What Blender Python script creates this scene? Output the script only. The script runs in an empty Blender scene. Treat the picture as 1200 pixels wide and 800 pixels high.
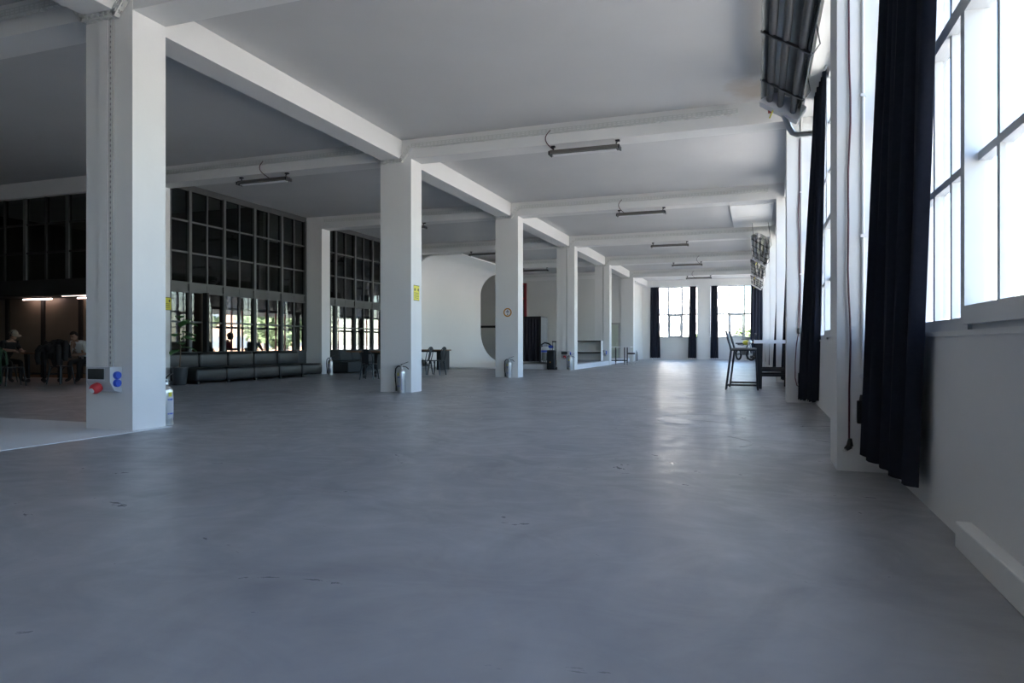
import bpy, bmesh, math, random
from mathutils import Vector, Matrix
random.seed(7)
scene = bpy.context.scene
COL = scene.collection
PI = math.pi

# ------------------------------------------------------------------ camera
cam_data = bpy.data.cameras.new('camera')
cam_data.sensor_width = 36.0
cam_data.lens = 811.1 / 1200 * 36.0
cam_data.shift_y = 3.3 / 1200
cam_data.clip_end = 2000
cam = bpy.data.objects.new('camera', cam_data)
COL.objects.link(cam)
cam.location = (0, 0, 1.0)
cam.rotation_euler = (PI / 2, 0, math.atan(288.3 / 811.1))
scene.camera = cam

# ------------------------------------------------------------------ world, sun, exposure
world = bpy.data.worlds.new('world')
scene.world = world
world.use_nodes = True
wn = world.node_tree.nodes
wl = world.node_tree.links
wn.clear()
wo = wn.new('ShaderNodeOutputWorld')
bg = wn.new('ShaderNodeBackground')
sky = wn.new('ShaderNodeTexSky')
sky.sky_type = 'NISHITA'
sky.sun_disc = False
sky.sun_elevation = math.radians(42)
sky.sun_rotation = math.radians(195)
sky.altitude = 50
sky.air_density = 1.0
sky.dust_density = 1.0
sky.ozone_density = 1.6
wl.new(sky.outputs[0], bg.inputs[0])
bg.inputs[1].default_value = 0.34
wl.new(bg.outputs[0], wo.inputs[0])

sun_data = bpy.data.lights.new('sun', 'SUN')
sun_data.energy = 15.5
sun_data.angle = math.radians(1.5)
sun_data.color = (1.0, 0.94, 0.86)
sun = bpy.data.objects.new('sun', sun_data)
COL.objects.link(sun)
sun.location = (-20, -60, 60)
sd = Vector((-0.28, -0.80, 0.74)).normalized()
sun.rotation_euler = sd.to_track_quat('Z', 'Y').to_euler()

vs = scene.view_settings
vs.view_transform = 'Standard'
vs.look = 'None'
vs.gamma = 1.0
vs.use_curve_mapping = False
vs.exposure = 2.05
scene.cycles.max_bounces = 14
scene.cycles.diffuse_bounces = 7
scene.cycles.transparent_max_bounces = 12

# ------------------------------------------------------------------ layout constants (metres, y runs down the hall)
Y0, DY = 6.04, 6.785
CW, CD = 0.723, 0.472              # column width and depth
XA, XB = -6.78, -13.70             # right faces of the two column rows
BEAM, SLAB = 4.85, 5.25
def YK(k): return Y0 + DY * k
def DXK(k): return -0.0645 * k     # the window wall drifts slightly inwards

# portals over the window openings (they only guide daylight sampling)
def portal(name, loc, rot, sx, sy):
    d = bpy.data.lights.new(name, 'AREA')
    d.shape = 'RECTANGLE'
    d.size, d.size_y = sx, sy
    d.cycles.is_portal = True
    o = bpy.data.objects.new(name, d)
    COL.objects.link(o)
    o.location = loc
    o.rotation_euler = rot
for k in range(-1, 7):
    portal('window_portal', (1.28 + DXK(k - .5), YK(k) - DY / 2 + CD / 2, 2.98), (0, PI / 2, 0), 3.8, 6.3)
for xc, w in ((-5.2, 2.95), (-1.28, 3.3)):
    portal('window_portal', (xc, 47.4, 3.16), (-PI / 2, 0, 0), w, 3.3)

# ------------------------------------------------------------------ materials
MATS = {}
def mat(name, col, rough=0.6, metal=0.0, noise=0.0, scale=6.0, bump=0.0, bscale=None, spec=0.5, emit=None, estr=0.0, coat=0.0):
    if name in MATS: return MATS[name]
    m = bpy.data.materials.new(name)
    m.use_nodes = True
    nt = m.node_tree
    b = nt.nodes['Principled BSDF']
    b.inputs['Roughness'].default_value = rough
    b.inputs['Metallic'].default_value = metal
    b.inputs['Specular IOR Level'].default_value = spec
    b.inputs['Coat Weight'].default_value = coat
    tc = nt.nodes.new('ShaderNodeTexCoord')
    nz = nt.nodes.new('ShaderNodeTexNoise')
    nz.inputs['Scale'].default_value = scale
    nz.inputs['Detail'].default_value = 5
    nt.links.new(tc.outputs['Object'], nz.inputs['Vector'])
    mx = nt.nodes.new('ShaderNodeMix')
    mx.data_type = 'RGBA'
    n = noise
    mx.inputs[6].default_value = (*[max(0, c * (1 - n)) for c in col], 1)
    mx.inputs[7].default_value = (*[min(1, c * (1 + n)) for c in col], 1)
    nt.links.new(nz.outputs['Fac'], mx.inputs[0])
    nt.links.new(mx.outputs[2], b.inputs['Base Color'])
    if bump:
        n2 = nt.nodes.new('ShaderNodeTexNoise')
        n2.inputs['Scale'].default_value = bscale or scale * 4
        n2.inputs['Detail'].default_value = 6
        nt.links.new(tc.outputs['Object'], n2.inputs['Vector'])
        bp = nt.nodes.new('ShaderNodeBump')
        bp.inputs['Strength'].default_value = bump
        bp.inputs['Distance'].default_value = 0.02
        nt.links.new(n2.outputs['Fac'], bp.inputs['Height'])
        nt.links.new(bp.outputs[0], b.inputs['Normal'])
    if emit:
        b.inputs['Emission Color'].default_value = (*emit, 1)
        b.inputs['Emission Strength'].default_value = estr
    MATS[name] = m
    return m

def glass_mat(name, tint=(1, 1, 1), ior=1.45):
    m = bpy.data.materials.new(name)
    m.use_nodes = True
    nt = m.node_tree
    nt.nodes.clear()
    out = nt.nodes.new('ShaderNodeOutputMaterial')
    mix = nt.nodes.new('ShaderNodeMixShader')
    lw = nt.nodes.new('ShaderNodeLayerWeight')
    lw.inputs['Blend'].default_value = 0.5
    pw = nt.nodes.new('ShaderNodeMath'); pw.operation = 'POWER'
    pw.inputs[1].default_value = 5.0
    nt.links.new(lw.outputs['Facing'], pw.inputs[0])
    f0 = ((ior - 1) / (ior + 1)) ** 2
    fr = nt.nodes.new('ShaderNodeMapRange')
    fr.inputs['To Min'].default_value = f0
    nt.links.new(pw.outputs[0], fr.inputs[0])
    tr = nt.nodes.new('ShaderNodeBsdfTransparent')
    tr.inputs[0].default_value = (*tint, 1)
    gl = nt.nodes.new('ShaderNodeBsdfGlossy')
    gl.inputs['Roughness'].default_value = 0.0
    nt.links.new(fr.outputs[0], mix.inputs[0])
    nt.links.new(tr.outputs[0], mix.inputs[1])
    nt.links.new(gl.outputs[0], mix.inputs[2])
    nt.links.new(mix.outputs[0], out.inputs[0])
    return m

def concrete_floor():
    m = bpy.data.materials.new('polished_concrete')
    m.use_nodes = True
    nt = m.node_tree
    N, L = nt.nodes, nt.links
    b = N['Principled BSDF']
    tc = N.new('ShaderNodeTexCoord')
    def noise(scale, detail, dist=0.0, stretch=None, rough=0.55):
        n = N.new('ShaderNodeTexNoise')
        n.inputs['Scale'].default_value = scale
        n.inputs['Detail'].default_value = detail
        n.inputs['Distortion'].default_value = dist
        n.inputs['Roughness'].default_value = rough
        if stretch:
            mp = N.new('ShaderNodeMapping')
            mp.inputs['Scale'].default_value = stretch
            mp.inputs['Rotation'].default_value = (0, 0, 0.35)
            L.new(tc.outputs['Object'], mp.inputs[0])
            L.new(mp.outputs[0], n.inputs['Vector'])
        else:
            L.new(tc.outputs['Object'], n.inputs['Vector'])
        return n
    big = noise(0.35, 6, 0.8)
    cloud = noise(1.3, 8, 1.2, (1, 0.6, 1))
    streak = noise(1.6, 10, 2.6, (0.8, 1.15, 1), 0.62)
    r1 = N.new('ShaderNodeValToRGB')
    r1.color_ramp.elements[0].position = 0.3
    r1.color_ramp.elements[1].position = 0.72
    r1.color_ramp.elements[0].color = (0.250, 0.256, 0.268, 1)
    r1.color_ramp.elements[1].color = (0.360, 0.366, 0.378, 1)
    L.new(cloud.outputs['Fac'], r1.inputs[0])
    r2 = N.new('ShaderNodeValToRGB')
    r2.color_ramp.elements[0].position = 0.35
    r2.color_ramp.elements[1].position = 0.68
    r2.color_ramp.elements[0].color = (0.86, 0.86, 0.88, 1)
    r2.color_ramp.elements[1].color = (1.10, 1.09, 1.07, 1)
    L.new(big.outputs['Fac'], r2.inputs[0])
    mu = N.new('ShaderNodeMix'); mu.data_type = 'RGBA'; mu.blend_type = 'MULTIPLY'
    mu.inputs[0].default_value = 1
    L.new(r1.outputs[0], mu.inputs[6]); L.new(r2.outputs[0], mu.inputs[7])
    r3 = N.new('ShaderNodeValToRGB')
    r3.color_ramp.elements[0].position = 0.60
    r3.color_ramp.elements[1].position = 0.78
    r3.color_ramp.elements[0].color = (0, 0, 0, 1)
    r3.color_ramp.elements[1].color = (0.35, 0.35, 0.35, 1)
    L.new(streak.outputs['Fac'], r3.inputs[0])
    m2 = N.new('ShaderNodeMix'); m2.data_type = 'RGBA'
    m2.inputs[7].default_value = (0.46, 0.46, 0.45, 1)
    L.new(r3.outputs[0], m2.inputs[0]); L.new(mu.outputs[2], m2.inputs[6])
    L.new(m2.outputs[2], b.inputs['Base Color'])
    rr = N.new('ShaderNodeMapRange')
    rr.inputs['From Min'].default_value = 0.3
    rr.inputs['From Max'].default_value = 0.7
    rr.inputs['To Min'].default_value = 0.26
    rr.inputs['To Max'].default_value = 0.52
    L.new(streak.outputs['Fac'], rr.inputs[0])
    L.new(rr.outputs[0], b.inputs['Roughness'])
    wav = noise(1.7, 6, 1.4, (0.85, 1.1, 1))
    bp = N.new('ShaderNodeBump')
    bp.inputs['Strength'].default_value = 0.12
    bp.inputs['Distance'].default_value = 0.02
    L.new(wav.outputs['Fac'], bp.inputs['Height'])
    L.new(bp.outputs[0], b.inputs['Normal'])
    return m

M_FLOOR = concrete_floor()
M_WALL = mat('white_plaster', (0.77, 0.77, 0.76), 0.75, noise=0.03, scale=1.5, bump=0.06, bscale=14)
M_CEIL = mat('ceiling_plaster', (0.61, 0.61, 0.61), 0.85, noise=0.06, scale=0.9, bump=0.08, bscale=7)
def stain(m, centre, radius, col):
    nt = m.node_tree; N, L = nt.nodes, nt.links
    b = N['Principled BSDF']
    src = b.inputs['Base Color'].links[0].from_socket
    tc = N.new('ShaderNodeTexCoord')
    ds = N.new('ShaderNodeVectorMath'); ds.operation = 'DISTANCE'; ds.inputs[1].default_value = centre
    nz = N.new('ShaderNodeTexNoise'); nz.inputs['Scale'].default_value = 3.0; nz.inputs['Detail'].default_value = 6
    L.new(tc.outputs['Object'], ds.inputs[0]); L.new(tc.outputs['Object'], nz.inputs['Vector'])
    ad = N.new('ShaderNodeMath'); ad.operation = 'MULTIPLY_ADD'; ad.inputs[1].default_value = radius * 1.6; L.new(nz.outputs['Fac'], ad.inputs[0]); L.new(ds.outputs['Value'], ad.inputs[2])
    mr = N.new('ShaderNodeMapRange'); mr.inputs['From Min'].default_value = radius * 1.2; mr.inputs['From Max'].default_value = radius * 2.0
    mr.inputs['To Min'].default_value = 0.6; mr.inputs['To Max'].default_value = 0.0
    L.new(ad.outputs[0], mr.inputs[0])
    mx = N.new('ShaderNodeMix'); mx.data_type = 'RGBA'; mx.inputs[7].default_value = (*col, 1)
    L.new(mr.outputs[0], mx.inputs[0]); L.new(src, mx.inputs[6]); L.new(mx.outputs[2], b.inputs['Base Color'])
stain(M_CEIL, (0.0, 12.2, 5.25), 0.55, (0.36, 0.28, 0.20))
M_CYC = mat('cyclorama_white', (0.90, 0.90, 0.89), 0.7, noise=0.02, scale=0.8)
M_WHITEFLOOR = mat('white_floor_paint', (0.74, 0.75, 0.77), 0.55, noise=0.05, scale=1.2)
M_BACK = mat('grey_plaster', (0.71, 0.71, 0.69), 0.8, noise=0.04, scale=0.8)
M_GREYBOARD = mat('grey_board', (0.40, 0.40, 0.40), 0.7, noise=0.05)
M_PVC = mat('window_pvc', (0.62, 0.64, 0.66), 0.4, noise=0.02)
M_GLASS = glass_mat('window_glass', (0.97, 0.98, 0.98))
M_TINT = glass_mat('partition_glass', (0.62, 0.64, 0.64), 1.5)
M_STEELDK = mat('partition_frame_paint', (0.075, 0.080, 0.080), 0.45, noise=0.10)
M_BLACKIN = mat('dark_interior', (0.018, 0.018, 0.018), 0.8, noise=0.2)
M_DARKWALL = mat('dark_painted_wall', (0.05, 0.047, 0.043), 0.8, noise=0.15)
M_BROWN = mat('brown_panel', (0.21, 0.175, 0.135), 0.5, noise=0.12, scale=3)
M_CURTAIN = mat('navy_curtain_cloth', (0.019, 0.022, 0.034), 0.92, noise=0.25, scale=30, spec=0.15)
M_CURTAIN2 = mat('charcoal_drape', (0.025, 0.024, 0.034), 0.9, noise=0.2, scale=20)
M_METAL = mat('brushed_steel', (0.62, 0.62, 0.60), 0.28, 1.0, noise=0.08, scale=25)
M_TRAY = mat('tray_white_metal', (0.66, 0.67, 0.65), 0.5, 0.0, noise=0.05, scale=4)
M_DKMETAL = mat('dark_metal', (0.035, 0.036, 0.040), 0.42, 0.4, noise=0.15, scale=12)
M_TUBE = mat('heater_tube_grey', (0.085, 0.085, 0.090), 0.5, 0.3, noise=0.2, scale=9)
M_GUN = mat('gunmetal_chair', (0.060, 0.066, 0.072), 0.35, 0.75, noise=0.12, scale=14)
M_LEATHER = mat('black_leather', (0.010, 0.012, 0.013), 0.36, noise=0.3, scale=18, bump=0.15, bscale=60)
M_FABRIC = mat('charcoal_fabric', (0.040, 0.046, 0.050), 0.9, noise=0.2, scale=40)
M_FABRIC_DK = mat('black_fabric', (0.014, 0.016, 0.016), 0.9, noise=0.2, scale=40)
M_WOOD = mat('table_wood', (0.26, 0.15, 0.085), 0.5, noise=0.22, scale=5)
M_RED = mat('red_plastic', (0.55, 0.03, 0.04), 0.4, noise=0.05)
M_REDPAINT = mat('red_paint', (0.30, 0.03, 0.035), 0.5, noise=0.08)
M_BLUE = mat('blue_plastic', (0.035, 0.09, 0.50), 0.4, noise=0.05)
M_BOXGREY = mat('socket_box_grey', (0.50, 0.51, 0.53), 0.45, noise=0.04)
M_SMOKE = mat('smoked_window', (0.05, 0.055, 0.055), 0.2, noise=0.05)
M_BLACKPL = mat('black_plastic', (0.017, 0.017, 0.019), 0.4, noise=0.1)
M_RUBBER = mat('black_rubber', (0.014, 0.014, 0.014), 0.7, noise=0.1)
M_CORD = mat('maroon_cord', (0.09, 0.025, 0.035), 0.5, noise=0.1)
M_YELLOW = mat('yellow_sign', (0.72, 0.66, 0.06), 0.5, noise=0.03)
M_SIGNDK = mat('sign_ink', (0.07, 0.06, 0.03), 0.6, noise=0.05)
M_ORANGE = mat('orange_ring', (0.55, 0.24, 0.025), 0.5, noise=0.05)
M_SIGNGREY = mat('sign_grey', (0.30, 0.30, 0.33), 0.6, noise=0.05)
M_SIGNWHITE = mat('sign_white', (0.78, 0.78, 0.80), 0.5, noise=0.02)
M_LEAF = mat('leaf_green', (0.060, 0.190, 0.050), 0.4, noise=0.3, scale=9)
M_BARK = mat('bark', (0.09, 0.06, 0.04), 0.85, noise=0.3)
M_SOIL = mat('soil', (0.03, 0.022, 0.016), 0.95, noise=0.3)
M_POT = mat('dark_grey_pot', (0.045, 0.050, 0.055), 0.5, noise=0.1)
M_BOOTHSIDE = mat('booth_side_grey', (0.17, 0.17, 0.18), 0.6, noise=0.08)
M_GLASSDK = mat('mirror_green_grey', (0.50, 0.55, 0.47), 0.3, noise=0.05)
M_LAMPGREY = mat('lamp_housing', (0.18, 0.175, 0.16), 0.45, 0.5, noise=0.12)
M_LAMPGLASS = mat('lamp_reflector', (0.42, 0.43, 0.42), 0.25, 0.6, noise=0.15)
M_SKIN = mat('skin', (0.36, 0.21, 0.15), 0.55, noise=0.08, scale=12)
M_HAIR = mat('dark_hair', (0.016, 0.012, 0.010), 0.6, noise=0.2)
M_SHIRT = mat('white_tshirt', (0.62, 0.62, 0.62), 0.9, noise=0.06)
M_TROUSER = mat('black_trousers', (0.018, 0.018, 0.020), 0.9, noise=0.15)
M_JACKET = mat('black_jacket', (0.017, 0.016, 0.018), 0.85, noise=0.2)
M_COATGREEN = mat('dark_green_coat', (0.022, 0.055, 0.028), 0.9, noise=0.2)
M_CAP = mat('beige_cap', (0.30, 0.26, 0.20), 0.9, noise=0.15)
M_SHOE = mat('black_shoe', (0.014, 0.014, 0.015), 0.6, noise=0.1)
M_REDTOP = mat('red_sweater', (0.22, 0.02, 0.04), 0.9, noise=0.1)
M_BLUETOP = mat('blue_shirt', (0.05, 0.09, 0.16), 0.9, noise=0.1)
M_PINKLAMP = mat('pink_lamp_tube', (0.8, 0.5, 0.45), 0.5, emit=(1.0, 0.70, 0.62), estr=3.6)
M_EARTH = mat('dry_ground', (0.40, 0.375, 0.34), 0.95, noise=0.25, scale=0.05)
M_FACADE_W = mat('facade_white', (0.66, 0.64, 0.62), 0.8, noise=0.06, scale=0.3)
M_FACADE_T = mat('facade_terracotta', (0.55, 0.34, 0.24), 0.8, noise=0.10, scale=0.3)
M_ROOFTILE = mat('roof_tile_red', (0.36, 0.13, 0.08), 0.8, noise=0.2, scale=1)
M_FARWIN = mat('far_window_glass', (0.16, 0.18, 0.22), 0.2, noise=0.2)
M_TREELEAF = mat('tree_foliage', (0.17, 0.22, 0.11), 0.8, noise=0.4, scale=2)

# ------------------------------------------------------------------ mesh helpers
class MB:
    """collects shapes; build() links them as one mesh object"""
    def __init__(s): s.v, s.f, s.mi = [], [], []
    def add(s, vs, fs, mi=0):
        o = len(s.v)
        s.v += [tuple(p) for p in vs]
        s.f += [tuple(i + o for i in f) for f in fs]
        s.mi += [mi] * len(fs)
        return s
    def box(s, x0, x1, y0, y1, z0, z1, mi=0, M=None):
        p = [(x0, y0, z0), (x1, y0, z0), (x1, y1, z0), (x0, y1, z0), (x0, y0, z1), (x1, y0, z1), (x1, y1, z1), (x0, y1, z1)]
        if M: p = [M @ Vector(q) for q in p]
        return s.add(p, [(0, 3, 2, 1), (4, 5, 6, 7), (0, 1, 5, 4), (1, 2, 6, 5), (2, 3, 7, 6), (3, 0, 4, 7)], mi)
    def rbox(s, x0, x1, y0, y1, z0, z1, r=0.03, seg=3, mi=0, M=None):
        bm = bmesh.new()
        bmesh.ops.create_cube(bm, size=1)
        for v in bm.verts:
            v.co = Vector(((x0 + x1) / 2 + v.co.x * (x1 - x0), (y0 + y1) / 2 + v.co.y * (y1 - y0), (z0 + z1) / 2 + v.co.z * (z1 - z0)))
        bmesh.ops.bevel(bm, geom=bm.edges[:], offset=r, segments=seg, profile=0.5, affect='EDGES')
        bm.verts.index_update()
        vs = [(M @ v.co) if M else v.co.copy() for v in bm.verts]
        fs = [tuple(v.index for v in f.verts) for f in bm.faces]
        bm.free()
        return s.add(vs, fs, mi)
    def tube(s, pts, r, n=8, mi=0, caps=True):
        pts = [Vector(p) for p in pts]
        rs = r if isinstance(r, (list, tuple)) else [r] * len(pts)
        vs, fs = [], []
        up = None
        for i, p in enumerate(pts):
            d = (pts[min(i + 1, len(pts) - 1)] - pts[max(i - 1, 0)])
            d = d.normalized() if d.length > 1e-9 else Vector((0, 0, 1))
            if up is None:
                up = Vector((0, 0, 1)) if abs(d.z) < 0.9 else Vector((1, 0, 0))
            a = d.cross(up)
            if a.length < 1e-6: a = d.cross(Vector((0, 1, 0)))
            a.normalize()
            b = a.cross(d).normalized()
            up = b
            for j in range(n):
                t = 2 * PI * j / n
                vs.append(p + (a * math.cos(t) + b * math.sin(t)) * rs[i])
        for i in range(len(pts) - 1):
            for j in range(n):
                k = (j + 1) % n
                fs.append((i * n + j, i * n + k, (i + 1) * n + k, (i + 1) * n + j))
        if caps:
            fs.append(tuple(range(n)))
            e = (len(pts) - 1) * n
            fs.append(tuple(e + j for j in reversed(range(n))))
        return s.add(vs, fs, mi)
    def lathe(s, prof, n=20, c=(0, 0, 0), M=None, mi=0):
        vs, fs = [], []
        for (r, z) in prof:
            for j in range(n):
                t = 2 * PI * j / n
                p = Vector((r * math.cos(t), r * math.sin(t), z))
                p = (M @ p) if M else p + Vector(c)
                vs.append(p)
        for i in range(len(prof) - 1):
            for j in range(n):
                k = (j + 1) % n
                fs.append((i * n + j, i * n + k, (i + 1) * n + k, (i + 1) * n + j))
        fs.append(tuple(reversed(range(n))))
        e = (len(prof) - 1) * n
        fs.append(tuple(e + j for j in range(n)))
        return s.add(vs, fs, mi)
    def prism(s, poly, z0, z1, M=None, mi=0):
        n = len(poly)
        vs = [Vector((x, y, z0)) for x, y in poly] + [Vector((x, y, z1)) for x, y in poly]
        if M: vs = [M @ v for v in vs]
        fs = [tuple(reversed(range(n))), tuple(range(n, 2 * n))]
        fs += [(i, (i + 1) % n, n + (i + 1) % n, n + i) for i in range(n)]
        return s.add(vs, fs, mi)
    def ell(s, c, r, nu=16, nv=10, M=None, mi=0):
        vs, fs = [], []
        for i in range(nv + 1):
            ph = PI * i / nv
            for j in range(nu):
                t = 2 * PI * j / nu
                p = Vector((c[0] + r[0] * math.sin(ph) * math.cos(t), c[1] + r[1] * math.sin(ph) * math.sin(t), c[2] + r[2] * math.cos(ph)))
                vs.append((M @ p) if M else p)
        for i in range(nv):
            for j in range(nu):
                k = (j + 1) % nu
                fs.append((i * nu + j, (i + 1) * nu + j, (i + 1) * nu + k, i * nu + k))
        return s.add(vs, fs, mi)
    def sheet(s, fn, nu, nv, th=0.0, mi=0):
        """a sheet fn(u,v) -> point with a real thickness th"""
        P = [[Vector(fn(i / nu, j / nv)) for j in range(nv + 1)] for i in range(nu + 1)]
        def nrm(i, j):
            a = P[min(i + 1, nu)][j] - P[max(i - 1, 0)][j]
            b = P[i][min(j + 1, nv)] - P[i][max(j - 1, 0)]
            c = a.cross(b)
            return c.normalized() if c.length > 1e-9 else Vector((0, 0, 1))
        vs, fs = [], []
        idx = lambda i, j, l: l * (nu + 1) * (nv + 1) + i * (nv + 1) + j
        for l in (0, 1):
            for i in range(nu + 1):
                for j in range(nv + 1):
                    vs.append(P[i][j] + nrm(i, j) * (th / 2 if l == 0 else -th / 2))
        for i in range(nu):
            for j in range(nv):
                fs.append((idx(i, j, 0), idx(i + 1, j, 0), idx(i + 1, j + 1, 0), idx(i, j + 1, 0)))
                fs.append((idx(i, j, 1), idx(i, j + 1, 1), idx(i + 1, j + 1, 1), idx(i + 1, j, 1)))
        for i in range(nu):
            fs.append((idx(i, 0, 0), idx(i, 0, 1), idx(i + 1, 0, 1), idx(i + 1, 0, 0)))
            fs.append((idx(i, nv, 0), idx(i + 1, nv, 0), idx(i + 1, nv, 1), idx(i, nv, 1)))
        for j in range(nv):
            fs.append((idx(0, j, 0), idx(0, j + 1, 0), idx(0, j + 1, 1), idx(0, j, 1)))
            fs.append((idx(nu, j, 0), idx(nu, j, 1), idx(nu, j + 1, 1), idx(nu, j + 1, 0)))
        return s.add(vs, fs, mi)
    def build(s, name, mats, parent=None, smooth=False, loc=None):
        me = bpy.data.meshes.new(name)
        me.from_pydata(s.v, [], s.f)
        bm = bmesh.new(); bm.from_mesh(me)
        for f, mi in zip(bm.faces, s.mi): f.material_index = mi; f.smooth = smooth
        bmesh.ops.recalc_face_normals(bm, faces=bm.faces[:])
        bm.to_mesh(me); bm.free()
        for m in (mats if isinstance(mats, (list, tuple)) else [mats]): me.materials.append(m)
        if smooth: me.set_sharp_from_angle(angle=math.radians(42))
        o = bpy.data.objects.new(name, me)
        COL.objects.link(o)
        if parent: o.parent = parent
        if loc: o.location = loc
        return o

def tag(o, label=None, cat=None, group=None, kind=None):
    if label: o['label'] = label
    if cat: o['category'] = cat
    if group: o['group'] = group
    if kind: o['kind'] = kind
    return o
def thing(name, label, cat, loc=(0, 0, 0), rz=0.0, group=None, kind=None):
    o = bpy.data.objects.new(name, None)
    o.empty_display_size = 0.2
    COL.objects.link(o)
    o.location = loc
    o.rotation_euler = (0, 0, rz)
    return tag(o, label, cat, group, kind)
def kids(o): return [c for c in list(COL.objects) if c.parent is o]
def dup(o, loc=None, rz=None, label=None, group=None, parent=None):
    c = o.copy()
    COL.objects.link(c)
    if parent: c.parent = parent
    if loc is not None: c.location = loc
    if rz is not None: c.rotation_euler = (0, 0, rz)
    if label: c['label'] = label
    if group: c['group'] = group
    for ch in list(o.children): dup(ch, parent=c)
    return c
def struct(name, mb, m, parent=None, label=None, smooth=False):
    o = mb.build(name, m, parent, smooth)
    if parent is None: o['kind'] = 'structure'
    if label: o['label'] = label
    return o
def inst(src, name, parent, loc, scale=None):
    o = bpy.data.objects.new(name, src.data)
    COL.objects.link(o)
    o.parent = parent
    o.location = loc
    if scale: o.scale = scale
    return o

# ================================================================== STRUCTURE
struct('floor', MB().box(-24, 1.45, -8.2, 47.6, -0.3, 0), M_FLOOR, label='grey polished concrete floor with cloudy marks')
struct('ceiling', MB().box(-24, 1.45, -8.2, 47.6, SLAB, SLAB + 0.35), M_CEIL, label='flat plastered ceiling slab between white beams')

# columns
def column(x_right, k, label, x_off=0):
    return struct('column', MB().box(x_right - CW, x_right, YK(k), YK(k) + CD, 0, SLAB), M_WALL, label=label)
row_a = {-1: 'white square column out of the light at the hall start', 0: 'white column standing on the edge of the white painted floor, with socket box',
         1: 'white column with a yellow sign on its side', 2: 'white column with a round orange-ringed sign',
         3: 'white column at the platform corner beside the black speaker', 4: 'white column beside the low white shelves',
         5: 'white column beside the small wheeled white table', 6: 'white column meeting the far window wall'}
for k in range(-1, 6): column(XA, k, row_a[k])
row_b = {0: 'white column of the second row at the dim seating area', 1: 'white column at the near end of the long black sofa', 2: 'white column between the two glass partitions',
         3: 'white column between glass partition and curved white cove', 4: 'white column behind the far end of the curved cove'}
for k in range(0, 4): column(XB, k, row_b[k])

# beams
for k in range(-1, 6):
    struct('beam', MB().box(-24 if k < 2 else -14.42, 0.95, YK(k) + 0.004, YK(k) + CD - 0.004, BEAM, SLAB), M_WALL, label='white cross beam under the ceiling')
    for xr in (XA - 0.22,):
        struct('beam', MB().box(xr - 0.45, xr, YK(k) + CD, YK(k + 1), BEAM + 0.002, SLAB), M_WALL, label='white lengthwise beam joining two columns')

# window wall on the right
WX = 0.95
for k in range(-1, 7):
    dx = DXK(k)
    xl = 0.59 + dx if k != 1 else 0.50 + dx + 0.03
    if k < 6:
        p = struct('wall_pier', MB().box(xl, 1.35, YK(k), YK(k) + CD + 0.05, 0, SLAB), M_WALL, label='white wall pier between tall windows')
    dm = DXK(k - 0.5)
    y0, y1 = YK(k - 1) + CD, YK(k)
    struct('wall_right', MB().box(WX + dm, 1.35, y0, y1, 0, 1.05), M_WALL, label='white low wall under the tall windows')
    struct('trim_1', MB().box(0.74 + dm, 1.35, y0, y1, 4.88, SLAB), M_WALL, label='white header over the tall windows')
# window unit: built once, then copied
HZ = [1.14, 1.92, 2.76, 3.46, 4.16, 4.86]
def make_window():
    t = thing('window_1', 'tall white framed window of narrow panes', 'window', (WX, 0, 0), kind='structure')
    del t['category']
    L = DY - CD
    sec = [0, L - 4.06, L - 1.96, L]          # measured from the near end
    fx0, fx1 = 0.025, 0.095
    f = MB()
    f.box(fx0, fx1, 0, L, 1.07, 1.14).box(fx0, fx1, 0, L, 4.80, 4.88)
    f.build('frame_rail', M_PVC, t)
    MB().box(-0.01, 0.10, -0.0, L, 1.045, 1.072).build('window_sill', M_WALL, t)
    for y in sec:
        MB().box(fx0 - 0.02, fx1 + 0.02, max(0, y - 0.055), min(L, y + 0.055), 1.07, 4.88).build('mullion', M_PVC, t)
    MB().box(fx0 - 0.01, fx1 + 0.01, 0, L, 2.72, 2.80).build('transom', M_PVC, t)
    # opening sash in the middle section, standing a little proud
    s0, s1 = sec[1] + 0.055, sec[2] - 0.055
    sx0, sx1 = fx0 - 0.05, fx1
    s = MB()
    s.box(sx0, sx1, s0, s0 + 0.07, 1.10, 2.72).box(sx0, sx1, s1 - 0.07, s1, 1.10, 2.72)
    s.box(sx0, sx1, s0 + 0.07, s1 - 0.07, 1.10, 1.19).box(sx0, sx1, s0 + 0.07, s1 - 0.07, 2.64, 2.72)
    s.build('sash_frame', M_PVC, t)
    vb = MB().box(fx0 + 0.01, fx1 - 0.005, -0.021, 0.021, 1.10, 4.84).build('muntin', M_PVC, t)
    first = True
    ys = []
    for a in range(3):
        n = 5
        e = [sec[a] + (sec[a + 1] - sec[a]) * i / n for i in range(n + 1)]
        ys.append(e)
        for y in e[1:-1]:
            if first: vb.location = (0, y, 0); first = False
            else: inst(vb, 'muntin', t, (0, y, 0))
    hb = MB().box(fx0 + 0.01, fx1 - 0.005, 0, L, -0.021, 0.021).build('glazing_bar', M_PVC, t)
    hb.location = (0, 0, HZ[1])
    for z in HZ[3:5]: inst(hb, 'glazing_bar', t, (0, 0, z))
    pane = None
    for e in ys:
        for i in range(5):
            for j in range(5):
                y0, y1, z0, z1 = e[i] + 0.012, e[i + 1] - 0.012, HZ[j] + 0.012, HZ[j + 1] - 0.012
                if pane is None:
                    pane = MB().box(-0.003, 0.003, -0.5, 0.5, -0.5, 0.5).build('pane', M_GLASS, t)
                    q = pane
                else: q = inst(pane, 'pane', t, (0, 0, 0))
                q.location = ((fx0 + fx1) / 2, (y0 + y1) / 2, (z0 + z1) / 2)
                q.scale = (1, y1 - y0, z1 - z0)
    return t
win0 = make_window()
win0.location = (WX + DXK(-0.5), YK(-1) + CD, 0)
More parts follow.
